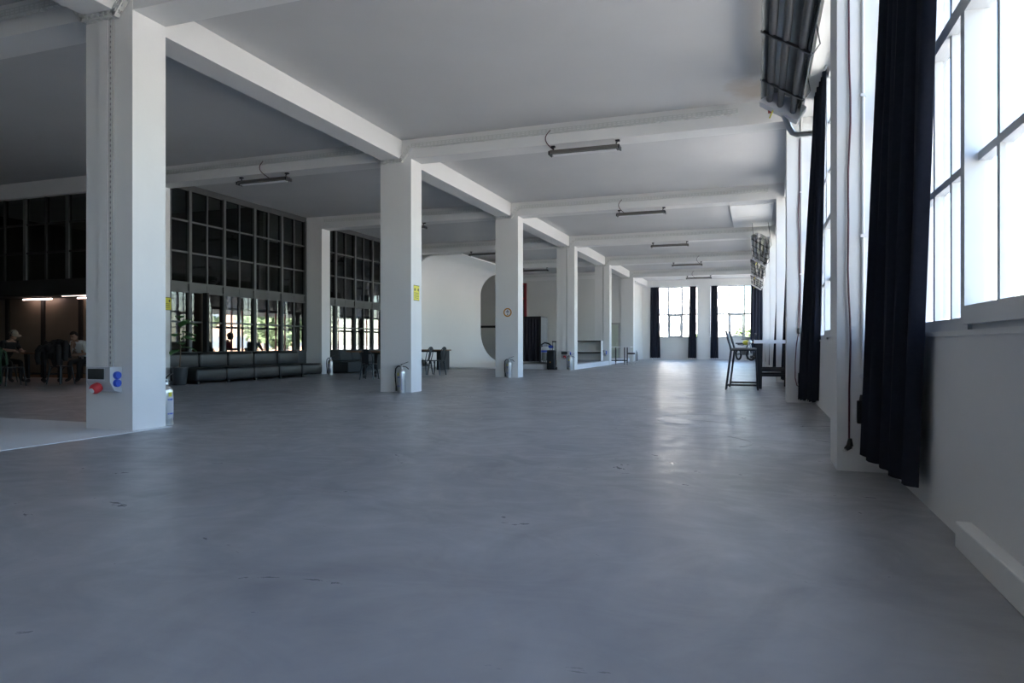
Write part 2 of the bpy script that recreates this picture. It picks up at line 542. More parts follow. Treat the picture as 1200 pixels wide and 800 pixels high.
for k in range(-1, 7):
    if k == 0: continue
    dup(win0, loc=(WX + DXK(k - 0.5), YK(k - 1) + CD, 0)).name = 'window_1'

# end wall with two windows
EW = 47.1
m = MB()
m.box(-7.6, 1.35, EW, EW + 0.4, 0, 1.42).box(-7.6, 1.35, EW - 0.3, EW + 0.4, 4.82, SLAB)
struct('wall_end', m, M_WALL, label='white far wall under and over two windows')
for x0, x1, lb in ((-7.6, -6.68, 'far white wall pier beside the left curtain'), (-3.73, -2.93, 'white wall pier between the two far windows'), (0.30, 1.35, 'white wall pier in the far corner')):
    struct('wall_pier', MB().box(x0, x1, EW - 0.35, EW + 0.4, 0, SLAB), M_WALL, label=lb)
def end_window(x0, x1, name, label):
    t = thing(name, label, 'window', ((x0 + x1) / 2, EW + 0.12, 0), kind='structure')
    del t['category']
    w = (x1 - x0) / 2
    z0, z1, zt = 1.42, 4.82, 2.98
    MB().box(-w, w, -0.02, 0.06, z0, z0 + 0.08).box(-w, w, -0.02, 0.06, z1 - 0.06, z1).box(-w, -w + 0.06, -0.02, 0.06, z0, z1).box(w - 0.06, w, -0.02, 0.06, z0, z1).build('frame', M_PVC, t)
    MB().box(-w - 0.02, w + 0.02, -0.2, 0.0, z0 - 0.03, z0).build('window_sill', M_WALL, t)
    MB().box(-w, w, -0.03, 0.07, zt - 0.05, zt + 0.05).build('transom', M_PVC, t)
    e = [-w, -w * 0.30, w * 0.30, w]
    for x in e[1:3]: MB().box(x - 0.045, x + 0.045, -0.03, 0.07, z0, z1).build('mullion', M_PVC, t)
    MB().box(e[1] + 0.05, e[2] - 0.05, -0.045, 0.03, z0 + 0.04, z0 + 0.15).box(e[1] + 0.05, e[2] - 0.05, -0.045, 0.03, zt - 0.13, zt - 0.04).box(e[1] + 0.05, e[1] + 0.13, -0.045, 0.03, z0 + 0.1, zt - 0.1).box(e[2] - 0.13, e[2] - 0.05, -0.045, 0.03, z0 + 0.1, zt - 0.1).build('sash_frame', M_PVC, t)
    for a in range(3):
        xm = (e[a] + e[a + 1]) / 2
        MB().box(xm - 0.012, xm + 0.012, 0.0, 0.03, z0, z1).build('muntin', M_PVC, t)
        for z in (2.2, 3.9): MB().box(e[a] + 0.03, e[a + 1] - 0.03, 0.0, 0.03, z - 0.012, z + 0.012).build('glazing_bar', M_PVC, t)
        for xa, xb in ((e[a], xm), (xm, e[a + 1])):
            for za, zb in ((z0, 2.2), (2.2, zt), (zt, 3.9), (3.9, z1)):
                MB().box(xa + 0.01, xb - 0.01, 0.012, 0.018, za + 0.01, zb - 0.01).build('pane', M_GLASS, t)
end_window(-6.68, -3.73, 'window_2', 'far window between the left curtain pair')
end_window(-2.93, 0.30, 'window_3', 'far window behind the parked motorcycle')

# back, left and inner walls
struct('wall_back', MB().box(-24, 1.45, -8.2, -7.9, 0, SLAB), M_WALL, label='plain wall behind the camera')
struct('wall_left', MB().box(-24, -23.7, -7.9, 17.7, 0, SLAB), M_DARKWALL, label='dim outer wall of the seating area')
m = MB().box(-19.3, -7.50, 40.02, 40.4, 0, SLAB)
struct('wall_inner', m, M_BACK, label='grey plaster wall closing the side bay')
struct('wall_corridor', MB().box(-7.50, -7.30, 40.43, 46.75, 0, SLAB), M_BACK, label='grey wall running to the far window pier')
MB_rail = MB().box(-18.5, -13.6, 39.96, 40.02, 2.02, 2.16)
struct('trim_2', MB_rail, M_DKMETAL, label='dark rail across the grey back wall')
# tall red framed door in the back wall
d = thing('door_1', 'tall glazed door in a red steel frame', 'door', (-14.1, 39.98, 0), kind='structure')
del d['category']
MB().box(-0.85, 0.83, -0.06, 0.04, 4.60, 4.72).box(0.70, 0.83, -0.06, 0.04, 0.0, 4.6).box(-0.85, -0.72, -0.06, 0.04, 0.0, 4.6).box(-0.72, 0.70, -0.05, 0.03, 3.75, 3.85).build('door_frame', M_REDPAINT, d)
MB().box(-0.72, 0.70, -0.02, 0.0, 3.85, 4.6).build('transom_pane', M_SMOKE, d)
MB().box(-0.72, 0.70, -0.02, 0.0, 0.0, 3.75).build('door_leaf', M_SMOKE, d)
MB().box(0.58, 0.62, -0.09, -0.02, 1.0, 1.2).build('door_handle', M_METAL, d)
# narrow framed panel door
d = thing('door_2', 'narrow pale glass door in a grey frame on the back wall', 'door', (-7.95, 39.98, 0), kind='structure')
del d['category']
MB().box(0.30, 0.40, -0.05, 0.04, 0, 2.25).box(-0.40, -0.30, -0.05, 0.04, 0, 2.25).box(-0.30, 0.30, -0.05, 0.04, 2.15, 2.25).build('door_frame', M_GREYBOARD, d)
MB().box(-0.30, 0.30, -0.02, 0.02, 0, 2.15).build('door_leaf', M_GLASSDK, d)
MB().box(0.20, 0.23, -0.06, -0.02, 0.95, 1.1).build('door_handle', M_METAL, d)

# raised platform, white painted floor, ceiling patch, skirting block
struct('floor_platform', MB().box(-9.45, -7.0, 26.45, 40.0, 0.0, 0.19).box(-9.45, -6.80, 26.88, 33.18, 0, 0.19), M_WHITEFLOOR, label='low white platform between the columns')
struct('floor_platform_deck', MB().box(-9.45, -6.86, 26.9, 33.17, 0.19, 0.212).box(-9.45, -7.52, 26.5, 40.0, 0.19, 0.212), M_GREYBOARD, label='grey deck of the low platform')
struct('floor_white', MB().box(-13.6, -6.68, -0.6, 6.52, 0.0, 0.006), M_WHITEFLOOR, label='white painted studio floor around the first column')
m = MB().box(-0.82, 0.44, 22.1, 24.1, SLAB - 0.05, SLAB).box(-0.82, 0.44, 24.13, 26.2, SLAB - 0.05, SLAB)
struct('ceiling_panel', m, M_CYC, label='two white flat panels fixed to the ceiling')
struct('baseboard_right', MB().rbox(0.915, 1.0, -0.2, 3.95, 0.0, 0.13, 0.008, 2), M_WALL, label='thick white boxed skirting on the window wall')

# curved white cyclorama cove (C shaped section, open towards the hall)
prof = [(-11.83, 4.83), (-12.4, 4.83)]
for i in range(13):
    a = PI / 2 + (PI / 2) * i / 12
    prof.append((-13.0 + 1.2 * math.cos(a), 3.63 + 1.2 * math.sin(a)))
for i in range(1, 17):
    a = PI + (PI / 2) * i / 16
    prof.append((-12.9 + 1.3 * math.cos(a), 1.73 + 1.7 * math.sin(a)))
prof += [(-11.5, 0.03), (-10.4, 0.03), (-9.5, 0.03)]
def cyc(u, v):
    t = u * (len(prof) - 1)
    i = min(int(t), len(prof) - 2)
    x = prof[i][0] + (prof[i + 1][0] - prof[i][0]) * (t - i)
    z = prof[i][1] + (prof[i + 1][1] - prof[i][1]) * (t - i)
    ye = 34.8
    return (x, 26.9 + (ye - 26.9) * v, z)
struct('wall_cyclorama', MB().sheet(cyc, (len(prof) - 1) * 1, 20, 0.05), M_CYC, label='curved white photo cove with rounded ends', smooth=True)
struct('wall_cyclorama_kerb', MB().box(-13.9, -9.45, 26.55, 26.9, 0, 0.055), M_CYC, label='low white kerb in front of the curved cove')

# mezzanine and rooms behind the partitions
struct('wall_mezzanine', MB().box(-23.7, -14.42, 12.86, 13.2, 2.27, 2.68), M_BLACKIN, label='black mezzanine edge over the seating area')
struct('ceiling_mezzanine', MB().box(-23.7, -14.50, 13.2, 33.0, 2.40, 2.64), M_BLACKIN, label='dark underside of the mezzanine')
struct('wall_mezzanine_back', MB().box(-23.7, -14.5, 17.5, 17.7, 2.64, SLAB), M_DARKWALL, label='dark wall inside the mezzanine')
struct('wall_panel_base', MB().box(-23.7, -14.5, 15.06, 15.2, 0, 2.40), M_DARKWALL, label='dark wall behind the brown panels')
wp = thing('wall_panels', 'brown panelled wall behind the seated people', None, (0, 15.0, 0), kind='structure')
x = -23.4
while x < -14.8:
    MB().box(x, x + 1.38, 0.0, 0.05, 0.14, 2.38).build('panel', M_BROWN, wp)
    MB().box(x + 1.38, x + 1.52, -0.03, 0.05, 0.0, 2.40).build('post', M_BLACKIN, wp)
    x += 1.55
MB().box(-23.5, -14.6, 0.01, 0.05, 0.0, 0.12).build('skirting', M_WOOD, wp)
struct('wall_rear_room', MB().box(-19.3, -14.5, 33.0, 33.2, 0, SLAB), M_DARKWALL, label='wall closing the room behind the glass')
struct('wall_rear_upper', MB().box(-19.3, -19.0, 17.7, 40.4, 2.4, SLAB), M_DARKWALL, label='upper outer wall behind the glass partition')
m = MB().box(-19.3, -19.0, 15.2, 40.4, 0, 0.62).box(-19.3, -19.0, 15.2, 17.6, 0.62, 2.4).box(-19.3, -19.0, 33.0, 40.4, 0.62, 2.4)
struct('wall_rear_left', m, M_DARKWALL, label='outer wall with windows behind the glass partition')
struct('wall_behind_cove', MB().box(-14.6, -14.45, 26.87, 33.0, 0, SLAB), M_WALL, label='wall behind the curved cove')
for i, y in enumerate((17.6, 20.2, 22.8, 25.4, 28.0, 30.6)):
    t = thing('window_4', 'window of the room seen through the glass partition', 'window', (-19.15, y, 0), kind='structure')
    del t['category']
    MB().box(-0.06, 0.06, 0, 0.3 if i % 2 else 0.12, 0.62, 2.40).box(-0.05, 0.05, 0, 2.6, 0.62, 0.70).box(-0.05, 0.05, 0, 2.6, 2.30, 2.40).build('frame', M_STEELDK, t)
    MB().box(-0.04, 0.04, 0, 2.6, 1.60, 1.68).build('transom', M_BLACKIN, t)
    for q in (0.75, 1.35, 1.95): MB().box(-0.03, 0.03, q - 0.02, q + 0.02, 0.7, 2.3).build('muntin', M_REDPAINT, t)
    for a, b in ((0.12, 0.75), (0.75, 1.35), (1.35, 1.95), (1.95, 2.58)):
        for za, zb in ((0.7, 1.6), (1.68, 2.3)): MB().box(-0.003, 0.003, a, b, za, zb).build('pane', M_GLASS, t)

# glass partitions (steel frames, two panes to a section)
def make_partition(y0, y1, xg, z_rows, label, nsec=5):
    t = thing('window_5', label, 'window', (xg, y0, 0), kind='structure')
    del t['category']
    L = y1 - y0
    zs, ze = z_rows[0], z_rows[-1]
    MB().box(-0.05, 0.05, 0, L, 0.0, zs - 0.04).build('kick_panel', M_STEELDK, t)
    MB().box(-0.06, 0.06, 0, L, zs - 0.04, zs + 0.02).build('sill_rail', M_STEELDK, t)
    MB().box(-0.06, 0.06, 0, L, ze - 0.03, SLAB).build('head_rail', M_STEELDK, t)
    w = L / nsec
    mul = MB().box(-0.07, 0.07, -0.045, 0.045, zs, ze).build('mullion', M_STEELDK, t)
    for i in range(1, nsec + 1):
        inst(mul, 'mullion', t, (0, min(i * w, L - 0.045), 0))
    mul.location = (0, 0.045, 0)
    thin = MB().box(-0.04, 0.04, -0.02, 0.02, zs, ze).build('muntin', M_STEELDK, t)
    thin.location = (0, w / 2, 0)
    for i in range(1, nsec): inst(thin, 'muntin', t, (0, (i + 0.5) * w, 0))
    rail = MB().box(-0.035, 0.035, 0, L, -0.022, 0.022).build('glazing_bar', M_STEELDK, t)
    zr = [1.60, 3.45, 4.28]
    rail.location = (0, 0, zr[0])
    for z in zr[1:]: inst(rail, 'glazing_bar', t, (0, 0, z))
    MB().box(-0.06, 0.06, 0, L, 2.38, 2.43).build('band_rail', M_STEELDK, t)
    MB().box(-0.06, 0.06, 0, L, 2.61, 2.66).build('band_rail', M_STEELDK, t)
    bp = None
    for i in range(nsec):
        if bp is None:
            bp = MB().box(-0.035, 0.035, -w / 2 + 0.06, w / 2 - 0.06, 2.43, 2.61).build('band_panel', M_STEELDK, t); bp.location = (0, w / 2, 0)
        else: inst(bp, 'band_panel', t, (0, (i + 0.5) * w, 0))
    edges = [(zs + 0.02, 1.58), (1.62, 2.38), (2.66, 3.43), (3.47, 4.26), (4.30, ze - 0.03)]
    pane = None
    for i in range(nsec * 2):
        for a, b in edges:
            if pane is None: pane = MB().box(-0.004, 0.004, -0.5, 0.5, -0.5, 0.5).build('pane', M_TINT, t); q = pane
            else: q = inst(pane, 'pane', t, (0, 0, 0))
            q.location = (0, (i + 0.5) * w / 2, (a + b) / 2)
            q.scale = (1, w / 2 - 0.03, b - a)
    return t
make_partition(YK(1) + CD, YK(2), -14.36, (0.78, 5.12), 'dark steel glass partition behind the long black sofa')
make_partition(YK(2) + CD, YK(3), -14.36, (0.78, 5.12), 'dark steel glass partition behind the grey corner sofa')
# mezzanine glazing facing the camera side
t = thing('window_6', 'black framed mezzanine glazing over the seated people', 'window', (-14.42, 12.98, 0), kind='structure')
del t['category']
n = 12
w = (23.7 - 14.42) / n
for i in range(n + 1):
    MB().box(-i * w - (0.05 if i % 2 else 0.03), -i * w + (0.05 if i % 2 else 0.03), -0.05, 0.05, 2.68, BEAM).build('mullion', M_STEELDK if i % 2 else M_BLACKIN, t)
for z in (3.40, 4.15): MB().box(-n * w, 0, -0.03, 0.03, z - 0.025, z + 0.025).build('glazing_bar', M_BLACKIN, t)
for i in range(n):
    for a, b in ((2.68, 3.38), (3.42, 4.13), (4.17, BEAM)):
        MB().box(-(i + 1) * w + 0.03, -i * w - 0.03, -0.004, 0.004, a, b).build('pane', M_TINT, t)
# ================================================================== EXTERIOR
gnd = MB().box(-600, 600, -300, 900, -0.6, -0.3)
g = struct('ground', gnd, M_EARTH, label='dry open ground outside the windows')

# ================================================================== CEILING LIGHTS
def make_lamp():
    t = thing('ceiling_light', 'x', 'lamp')
    b = MB()
    L = 0.68
    # trapezoid housing, open side down
    b.add([(-L, -.10, 0), (L, -.10, 0), (L, .10, 0), (-L, .10, 0), (-L, -.06, .075), (L, -.06, .075), (L, .06, .075), (-L, .06, .075)],
          [(4, 5, 6, 7), (0, 1, 5, 4), (1, 2, 6, 5), (2, 3, 7, 6), (3, 0, 4, 7), (0, 3, 2, 1)])
    b.build('housing', M_LAMPGREY, t)
    MB().box(-L + .03, L - .03, -.075, .075, -.012, 0.004).build('diffuser', M_LAMPGLASS, t)
    for y in (-.035, .035): MB().tube([(-L + .06, y, -.018), (L - .06, y, -.018)], .013, 8).build('tube', M_SIGNWHITE, t, True)
    for s in (-1, 1):
        MB().box(s * L - .012, s * L + .012, -.105, .105, -.02, .05).build('end_cap', M_DKMETAL, t)
        x = s * (L - .05)
        MB().tube([(x, 0, .07), (x - s * .02, 0, .11), (x + s * .02, 0, .15)], .013, 6).box(x - .03, x + .05, -.03, .03, .135, .165).build('bracket', M_DKMETAL, t)
    return t
lamp = make_lamp()
LZ = BEAM - 0.168
cab = {1: (-.62, 1), 2: (-.5, 1), 3: (.1, 0), 4: (.55, 1), 5: (-.25, 1)}
first = True
LAMPS = []
def place_lamp(k, x, label, grp, cable_x):
    global first
    if first: o = lamp; first = False
    else: o = dup(lamp)
    o['label'] = label; o['group'] = grp
    o.location = (x, YK(k) + .12, LZ)
    LAMPS.append((o, cable_x))
def lamp_cable(o, cable_x):
    if cable_x is not None:
        pts = []
        for i in range(9):
            u = i / 8
            a = Vector((cable_x, -.20, .42)); c = Vector((cable_x + .03, .0, .07))
            p = a.lerp(c, u); p.x -= .12 * math.sin(PI * u); p.y -= .08 * math.sin(PI * u)
            pts.append(p)
        MB().tube(pts, .009, 6).build('cable', M_CORD, o, True)
COLNAME = {0: 'column on the white painted floor', 1: 'column with the yellow sign', 2: 'column with the round orange-ringed sign', 3: 'column beside the black speaker', 4: 'column beside the low shelves', 5: 'column beside the small wheeled table'}
for k in range(1, 6):
    place_lamp(k, -3.13, 'dark strip light between the windows and the ' + COLNAME[k], 'strip lights along the window bay', cab[k][0] if cab[k][1] else None)
for k in range(1, 5):
    place_lamp(k, -10.6, 'dark strip light on the inner side of the ' + COLNAME[k], 'strip lights along the inner bay', .15 if k == 1 else None)
for o, cx in LAMPS: lamp_cable(o, cx)

# ================================================================== CABLE TRAYS
def perf_strip(mb, p0, p1, up, w, pitch, slot, th=0.004, rows=2):
    """perforated metal strip from p0 to p1, 'up' spans its width"""
    p0, p1, up = Vector(p0), Vector(p1), Vector(up).normalized()
    d = p1 - p0; L = d.length; d.normalize(); nrm = d.cross(up).normalized()
    M = Matrix((( d.x, nrm.x, up.x, p0.x), (d.y, nrm.y, up.y, p0.y), (d.z, nrm.z, up.z, p0.z), (0, 0, 0, 1)))
    rail = w * 0.18
    gap = (w - rail * (rows + 1)) / rows
    for r in range(rows + 1):
        z = r * (rail + gap)
        mb.box(0, L, -th / 2, th / 2, z, z + rail, M=M)
    n = max(1, int(L / pitch))
    for i in range(n + 1):
        x = min(i * pitch, L - (pitch - slot))
        for r in range(rows):
            z = r * (rail + gap) + rail
            mb.box(x, x + pitch - slot, -th / 2, th / 2, z - 0.001, z + gap + 0.001, M=M)
def tray_run(t, pts, yf, near):
    for i in range(len(pts) - 1):
        (xa, za), (xb, zb) = pts[i], pts[i + 1]
        d = Vector((xb - xa, 0, zb - za)).normalized()
        up = Vector((-d.z, 0, d.x))
        if up.z < 0: up = -up
        pit = 0.085 if near else 0.13
        m = MB(); perf_strip(m, (xa, yf - .075, za), (xb, yf - .075, zb), up, .085, pit, pit * .62)
        m.build('side_rail', M_TRAY, t)
        m = MB(); perf_strip(m, (xa, yf - .075, za), (xb, yf - .075, zb), (0, 1, 0), .07, pit, pit * .5)
        m.build('bottom_rail', M_TRAY, t)
        if (Vector((xb - xa, 0, zb - za))).length > 2:
            L = abs(xb - xa); n = int(L / 1.15); sg = 1 if xb > xa else -1
            for j in range(n):
                x = xa + sg * (0.45 + j * 1.15)
                MB().tube([(x, yf - .01, za - .005), (x, yf - .07, za - .03), (x + .05, yf - .085, za + .0)], .008, 5).build('clip', M_TRAY, t)
for k in range(0, 6):
    t = thing('cable_tray', 'white perforated cable tray on the beam crossing the ' + COLNAME[k], 'cable tray', (0, 0, 0), group='perforated cable trays on the cross beams')
    yf = YK(k) - .004
    near = k < 3
    rx = {1: -.33, 2: .25}.get(k, .3)
    tray_run(t, [(-7.50, 4.78), (-6.97, 4.78), (-6.74, 5.05), (rx, 5.05)], yf, near)
    tray_run(t, [(-7.50, 4.78), (-7.73, 5.05), (-13.55 if k else -14.5, 5.05)], yf, near)

# ================================================================== COLUMN CONDUITS AND SOCKET BOXES
def socket_box(k, label):
    y = YK(k)
    c = thing('column_conduit', label[1], 'conduit', (-7.175, y, .74))
    MB().box(-.095, .055, -.035, -.002, 0, 4.03).build('cover', M_WALL, c)
    m = MB(); perf_strip(m, (.075, -.037, 0), (.075, -.037, 4.03), (1, 0, 0), .045, .06, .03, rows=1)
    m.build('slotted_rail', M_TRAY, c)
    MB().box(.058, .118, -.028, -.002, 0, 4.03).build('back_strip', M_GREYBOARD, c)
    t = thing('socket_box', label[0], 'socket box', (-7.12, y, .44))
    # body with slanted lower front
    M = Matrix(((0, 0, 1, 0), (1, 0, 0, 0), (0, 1, 0, 0), (0, 0, 0, 1)))
    poly = [(-.002, 0), (-.10, .03), (-.16, .13), (-.16, .30), (-.002, .30)]
    MB().prism(poly, -.18, .18, M=M).build('housing', M_BOXGREY, t)
    MB().box(-.15, .09, -.168, -.158, .16, .28).build('fuse_window', M_SMOKE, t)
    MB().box(-.165, .105, -.164, -.156, .15, .155).box(-.165, .105, -.164, -.156, .285, .29).build('window_trim', M_SIGNWHITE, t)
    R = Matrix.Translation((-.02, -.13, .075)) @ Matrix.Rotation(math.radians(115), 4, 'X')
    MB().lathe([(.055, 0), (.06, .02), (.06, .07), (.05, .09), (.035, .10)], 12, M=R).build('red_socket', M_RED, t, True)
    R2 = R @ Matrix.Translation((0, .0, .10))
    MB().lathe([(.03, 0), (.03, .006)], 10, M=R2).build('socket_plug_face', M_SIGNWHITE, t)
    for z in (.115, .205):
        R = Matrix.Translation((.178, -.075, z)) @ Matrix.Rotation(math.radians(90), 4, 'Y') @ Matrix.Rotation(math.radians(0), 4, 'X')
        MB().lathe([(.045, 0), (.045, .03), (.038, .04)], 14, M=R).build('blue_socket', M_BLUE, t, True)
socket_box(0, ('grey power box with red and blue sockets on the column at the white floor', 'flat cable cover with slotted rail above the power box by the white floor'))
socket_box(3, ('grey power box with red socket on the column beside the black speaker', 'flat cable cover on the column beside the black speaker'))
socket_box(4, ('grey power box with red socket on the column right of the low white shelves', 'flat cable cover on the column right of the low white shelves'))

# ================================================================== FIRE EXTINGUISHERS
def make_ext():
    t = thing('fire_extinguisher', 'x', 'extinguisher')
    b = MB(); r = .075
    b.lathe([(r * .96, 0), (r, .012), (r, .36), (r * .97, .385), (r * .8, .415), (r * .45, .437), (.028, .445), (.026, .47)], 20)
    b.build('cylinder', M_METAL, t, True)
    MB().lathe([(r + .004, 0), (r + .004, .022)], 20).build('base_ring', M_METAL, t, True)
    MB().lathe([(.024, .465), (.03, .475), (.03, .505), (.02, .512)], 12).build('valve', M_METAL, t, True)
    MB().box(-.012, .012, -.012, .012, .505, .52).add([(-.01, -.012, .515), (.14, -.012, .565), (.14, .012, .565), (-.01, .012, .515), (-.01, -.012, .522), (.14, -.012, .573), (.14, .012, .573), (-.01, .012, .522)],
          [(0, 1, 2, 3), (4, 5, 6, 7), (0, 1, 5, 4), (1, 2, 6, 5), (2, 3, 7, 6), (3, 0, 4, 7)]).build('lever', M_DKMETAL, t)
    MB().tube([(.02, 0, .49), (.10, 0, .475), (.15, 0, .435)], .008, 6).build('carry_handle', M_DKMETAL, t)
    pts = [(-.02, -.01, .49), (-.07, -.01, .49), (-.115, -.01, .44), (-.125, -.01, .34), (-.118, -.01, .22), (-.105, -.01, .12)]
    h = MB().tube(pts, .012, 8).build('hose', M_RUBBER, t, True)
    MB().tube([(-.105, -.01, .13), (-.098, -.01, .03)], [.014, .02], 8).build('nozzle', M_BLACKPL, h, True)
    def patch(a0, a1, z0, z1, mt, nm):
        def fn(u, v):
            a = math.radians(a0 + (a1 - a0) * u)
            return ((r + .0015) * math.cos(a), (r + .0015) * math.sin(a), z0 + (z1 - z0) * v)
        MB().sheet(fn, 8, 1, .002).build(nm, mt, t)
    patch(215, 285, .08, .33, M_BOXGREY, 'label')
    patch(228, 256, .315, .365, M_YELLOW, 'yellow_sticker')
    patch(300, 305, .05, .36, M_BLUE, 'blue_stripe')
    patch(220, 280, .275, .295, M_BLUE, 'label_print')
    patch(220, 280, .12, .135, M_BLUE, 'label_print')
    return t
ext = make_ext()
def put_ext(x, y, label, rz=0.0, sc=1.12):
    global ext_used
    o = ext if not ext_used else dup(ext)
    ext_used = True
    o['label'] = label
    o['group'] = 'steel fire extinguishers'
    o.location = (x, y, 0); o.rotation_euler = (0, 0, rz); o.scale = (sc,) * 3
ext_used = False
put_ext(-6.95, YK(1) - .10, 'steel fire extinguisher with black hose below the yellow sign')
put_ext(-7.03, YK(2) - .10, 'steel fire extinguisher on the column with the round orange sign')
put_ext(-6.93, YK(0) + .62, 'steel fire extinguisher beside the first column at the white floor', rz=1.9)
put_ext(-13.28, YK(2) - .12, 'steel fire extinguisher between the black sofa and the grey sofa')
put_ext(-6.87, YK(3) - .30, 'steel fire extinguisher under the power box beside the black speaker')
put_ext(-6.62, YK(5) + .2, 'steel fire extinguisher behind the small wheeled table', rz=1.9)

# ================================================================== SIGNS
def yellow_sign(x, y, z, label):
    t = thing('safety_sign', label, 'sign', (x, y, z))
    MB().box(0.001, .006, -.125, .125, -.16, .16).build('plate', M_YELLOW, t)
    MB().box(.006, .008, -.125, .125, .148, .16).box(.006, .008, -.125, .125, -.16, -.148).build('edge_band', M_SIGNDK, t)
    for s in (-1, 1): MB().ell((.007, s * .075, .07), (.002, .03, .032), 10, 6).build('pictogram', M_SIGNDK, t)
    for z0, hw in ((0.0, .1), (-.035, .09), (-.07, .1), (-.105, .085)): MB().box(.006, .008, -hw, hw, z0 - .006, z0 + .004).build('print_line', M_SIGNDK, t)
yellow_sign(XA, YK(1) + .235, 2.08, 'small yellow safety sign on the column above the extinguisher')
yellow_sign(XB, YK(1) + .37, 2.0, 'small yellow safety sign on the column at the sofa end')
t = thing('round_sign', 'round white sign with an orange ring and grey figure', 'sign', (-7.11, YK(2), 1.96))
RX90 = Matrix.Rotation(PI / 2, 4, 'X')
MB().lathe([(.15, .001), (.15, .006)], 32, M=RX90).build('plate', M_SIGNWHITE, t)
ring = MB()
n = 40
for r0, r1 in ((.095, .132),):
    vs, fs = [], []
    for i in range(n):
        a = 2 * PI * i / n
        for r, yy in ((r0, -.006), (r1, -.006), (r1, -.009), (r0, -.009)): vs.append((r * math.cos(a), yy, r * math.sin(a)))
    for i in range(n):
        j = (i + 1) % n
        for q in range(4): fs.append((i * 4 + q, i * 4 + (q + 1) % 4, j * 4 + (q + 1) % 4, j * 4 + q))
    ring.add(vs, fs)
ring.build('ring', M_ORANGE, t)
MB().box(-.018, .018, -.009, -.006, -.01, .075).box(-.045, .045, -.009, -.006, .0, .04).build('figure', M_SIGNGREY, t)
MB().ell((0, -.0075, -.055), (.02, .002, .016), 10, 6).build('figure_dot', M_SIGNDK, t)

# ================================================================== CURTAINS
def curtain(name, label, fn_far, fn_near, z0, z1, folds, amp, group=None, mt=None, bracket=None, seed=0):
    """pleated cloth; fn_far/fn_near(v) give the two side edges (x, y) at height fraction v"""
    rnd = random.Random(seed)
    ph = [rnd.uniform(0, 6.28) for _ in range(3)]
    def fn(u, v):
        a, b = Vector(fn_far(v)), Vector(fn_near(v))
        p = a.lerp(b, u)
        d = (b - a).normalized(); nn = Vector((-d.y, d.x))
        fade = 0.55 + 0.45 * (1 - v)
        w = amp * fade * (math.sin(2 * PI * folds * u + ph[0] + .5 * math.sin(3 * v + ph[1])) * .8 + .35 * math.sin(2 * PI * folds * 1.7 * u + ph[2]))
        zz = z0 + (z1 - z0) * v + (0.02 * math.sin(2 * PI * folds * u + ph[2]) if v < .01 else 0)
        return (p.x + nn.x * w, p.y + nn.y * w, zz)
    t = thing(name, label, 'curtain', (0, 0, 0), group=group)
    MB().sheet(fn, int(folds * 14), 14, .006).build('cloth', mt or M_CURTAIN, t, True)
    a, b = Vector(fn_far(1)), Vector(fn_near(1))
    d = (b - a).normalized()
    a2, b2 = a - d * .1, b + d * .1
    MB().tube([(a2.x, a2.y, z1 + .01), (b2.x, b2.y, z1 + .01)], .018, 8).build('curtain_rail', M_PVC, t, True)
    if bracket:
        for p in (a, b): MB().box(p.x - .012, p.x + .012, p.y - .01, bracket, z1, z1 + .05).build('rail_bracket', M_PVC, t)
    return t
lerp = lambda a, b, t: a + (b - a) * t
curtain('curtain', 'long navy curtain gathered against the nearest window pier', lambda v: (lerp(.80, .87, v), lerp(5.99, 5.25, v)), lambda v: (lerp(.90, .90, v), lerp(4.78, 4.16, v)), .15, 4.86, 6, .075, seed=1)
for k in range(1, 6):
    dx, yk = DXK(k), YK(k)
    curtain('curtain', {2: 'long navy curtain behind the bar table at the window wall', 3: 'long navy curtain on the second pier past the bar table', 4: 'long navy curtain on the third pier past the bar table', 5: 'long navy curtain on the last window wall pier before the motorcycle'}[k] if k > 1 else 'long navy curtain under the bent flue pipe of the heater',
            lambda v, dx=dx, yk=yk: (lerp(.72, .90, v) + dx, lerp(yk - .06, yk - .95, v)), lambda v, dx=dx, yk=yk: (lerp(.95, .955, v) + dx, lerp(yk - .75, yk - 2.2, v)), .08, 4.86, 6, .045,
            group='navy curtains of the window wall' if k > 1 else None, seed=k + 3)
# drawn curtains of the window behind the camera
for a, b, lb in ((-.85, -3.7, 'drawn navy curtain covering half of the window behind the camera'), (-4.2, -6.9, 'drawn navy curtain over the rear half of the window behind the camera')):
    curtain('curtain', lb, lambda v, a=a: (.93, a), lambda v, b=b: (.93, b), .08, 4.86, 12, .05, seed=int(-a * 7))
ec = [(-6.79, -6.12, -6.76, -6.2, 'navy curtain in the far corner beside the last column'), (-4.33, -3.80, -4.22, -3.80, 'navy curtain left of the pier between the far windows'),
      (-2.92, -2.42, -2.85, -2.47, 'navy curtain right of the pier between the far windows'), (-.48, .26, -.43, .27, 'navy curtain behind the motorcycle in the far corner')]
for i, (xa, xb, ta, tb, lb) in enumerate(ec):
    curtain('curtain', lb, lambda v, xa=xa, ta=ta: (lerp(xa, ta, v), 46.66 if i in (0, 1, 2, 3) else 46.6), lambda v, xb=xb, tb=tb: (lerp(xb, tb, v), 46.66), .10, 4.80, 4, .04, bracket=46.81, seed=20 + i)

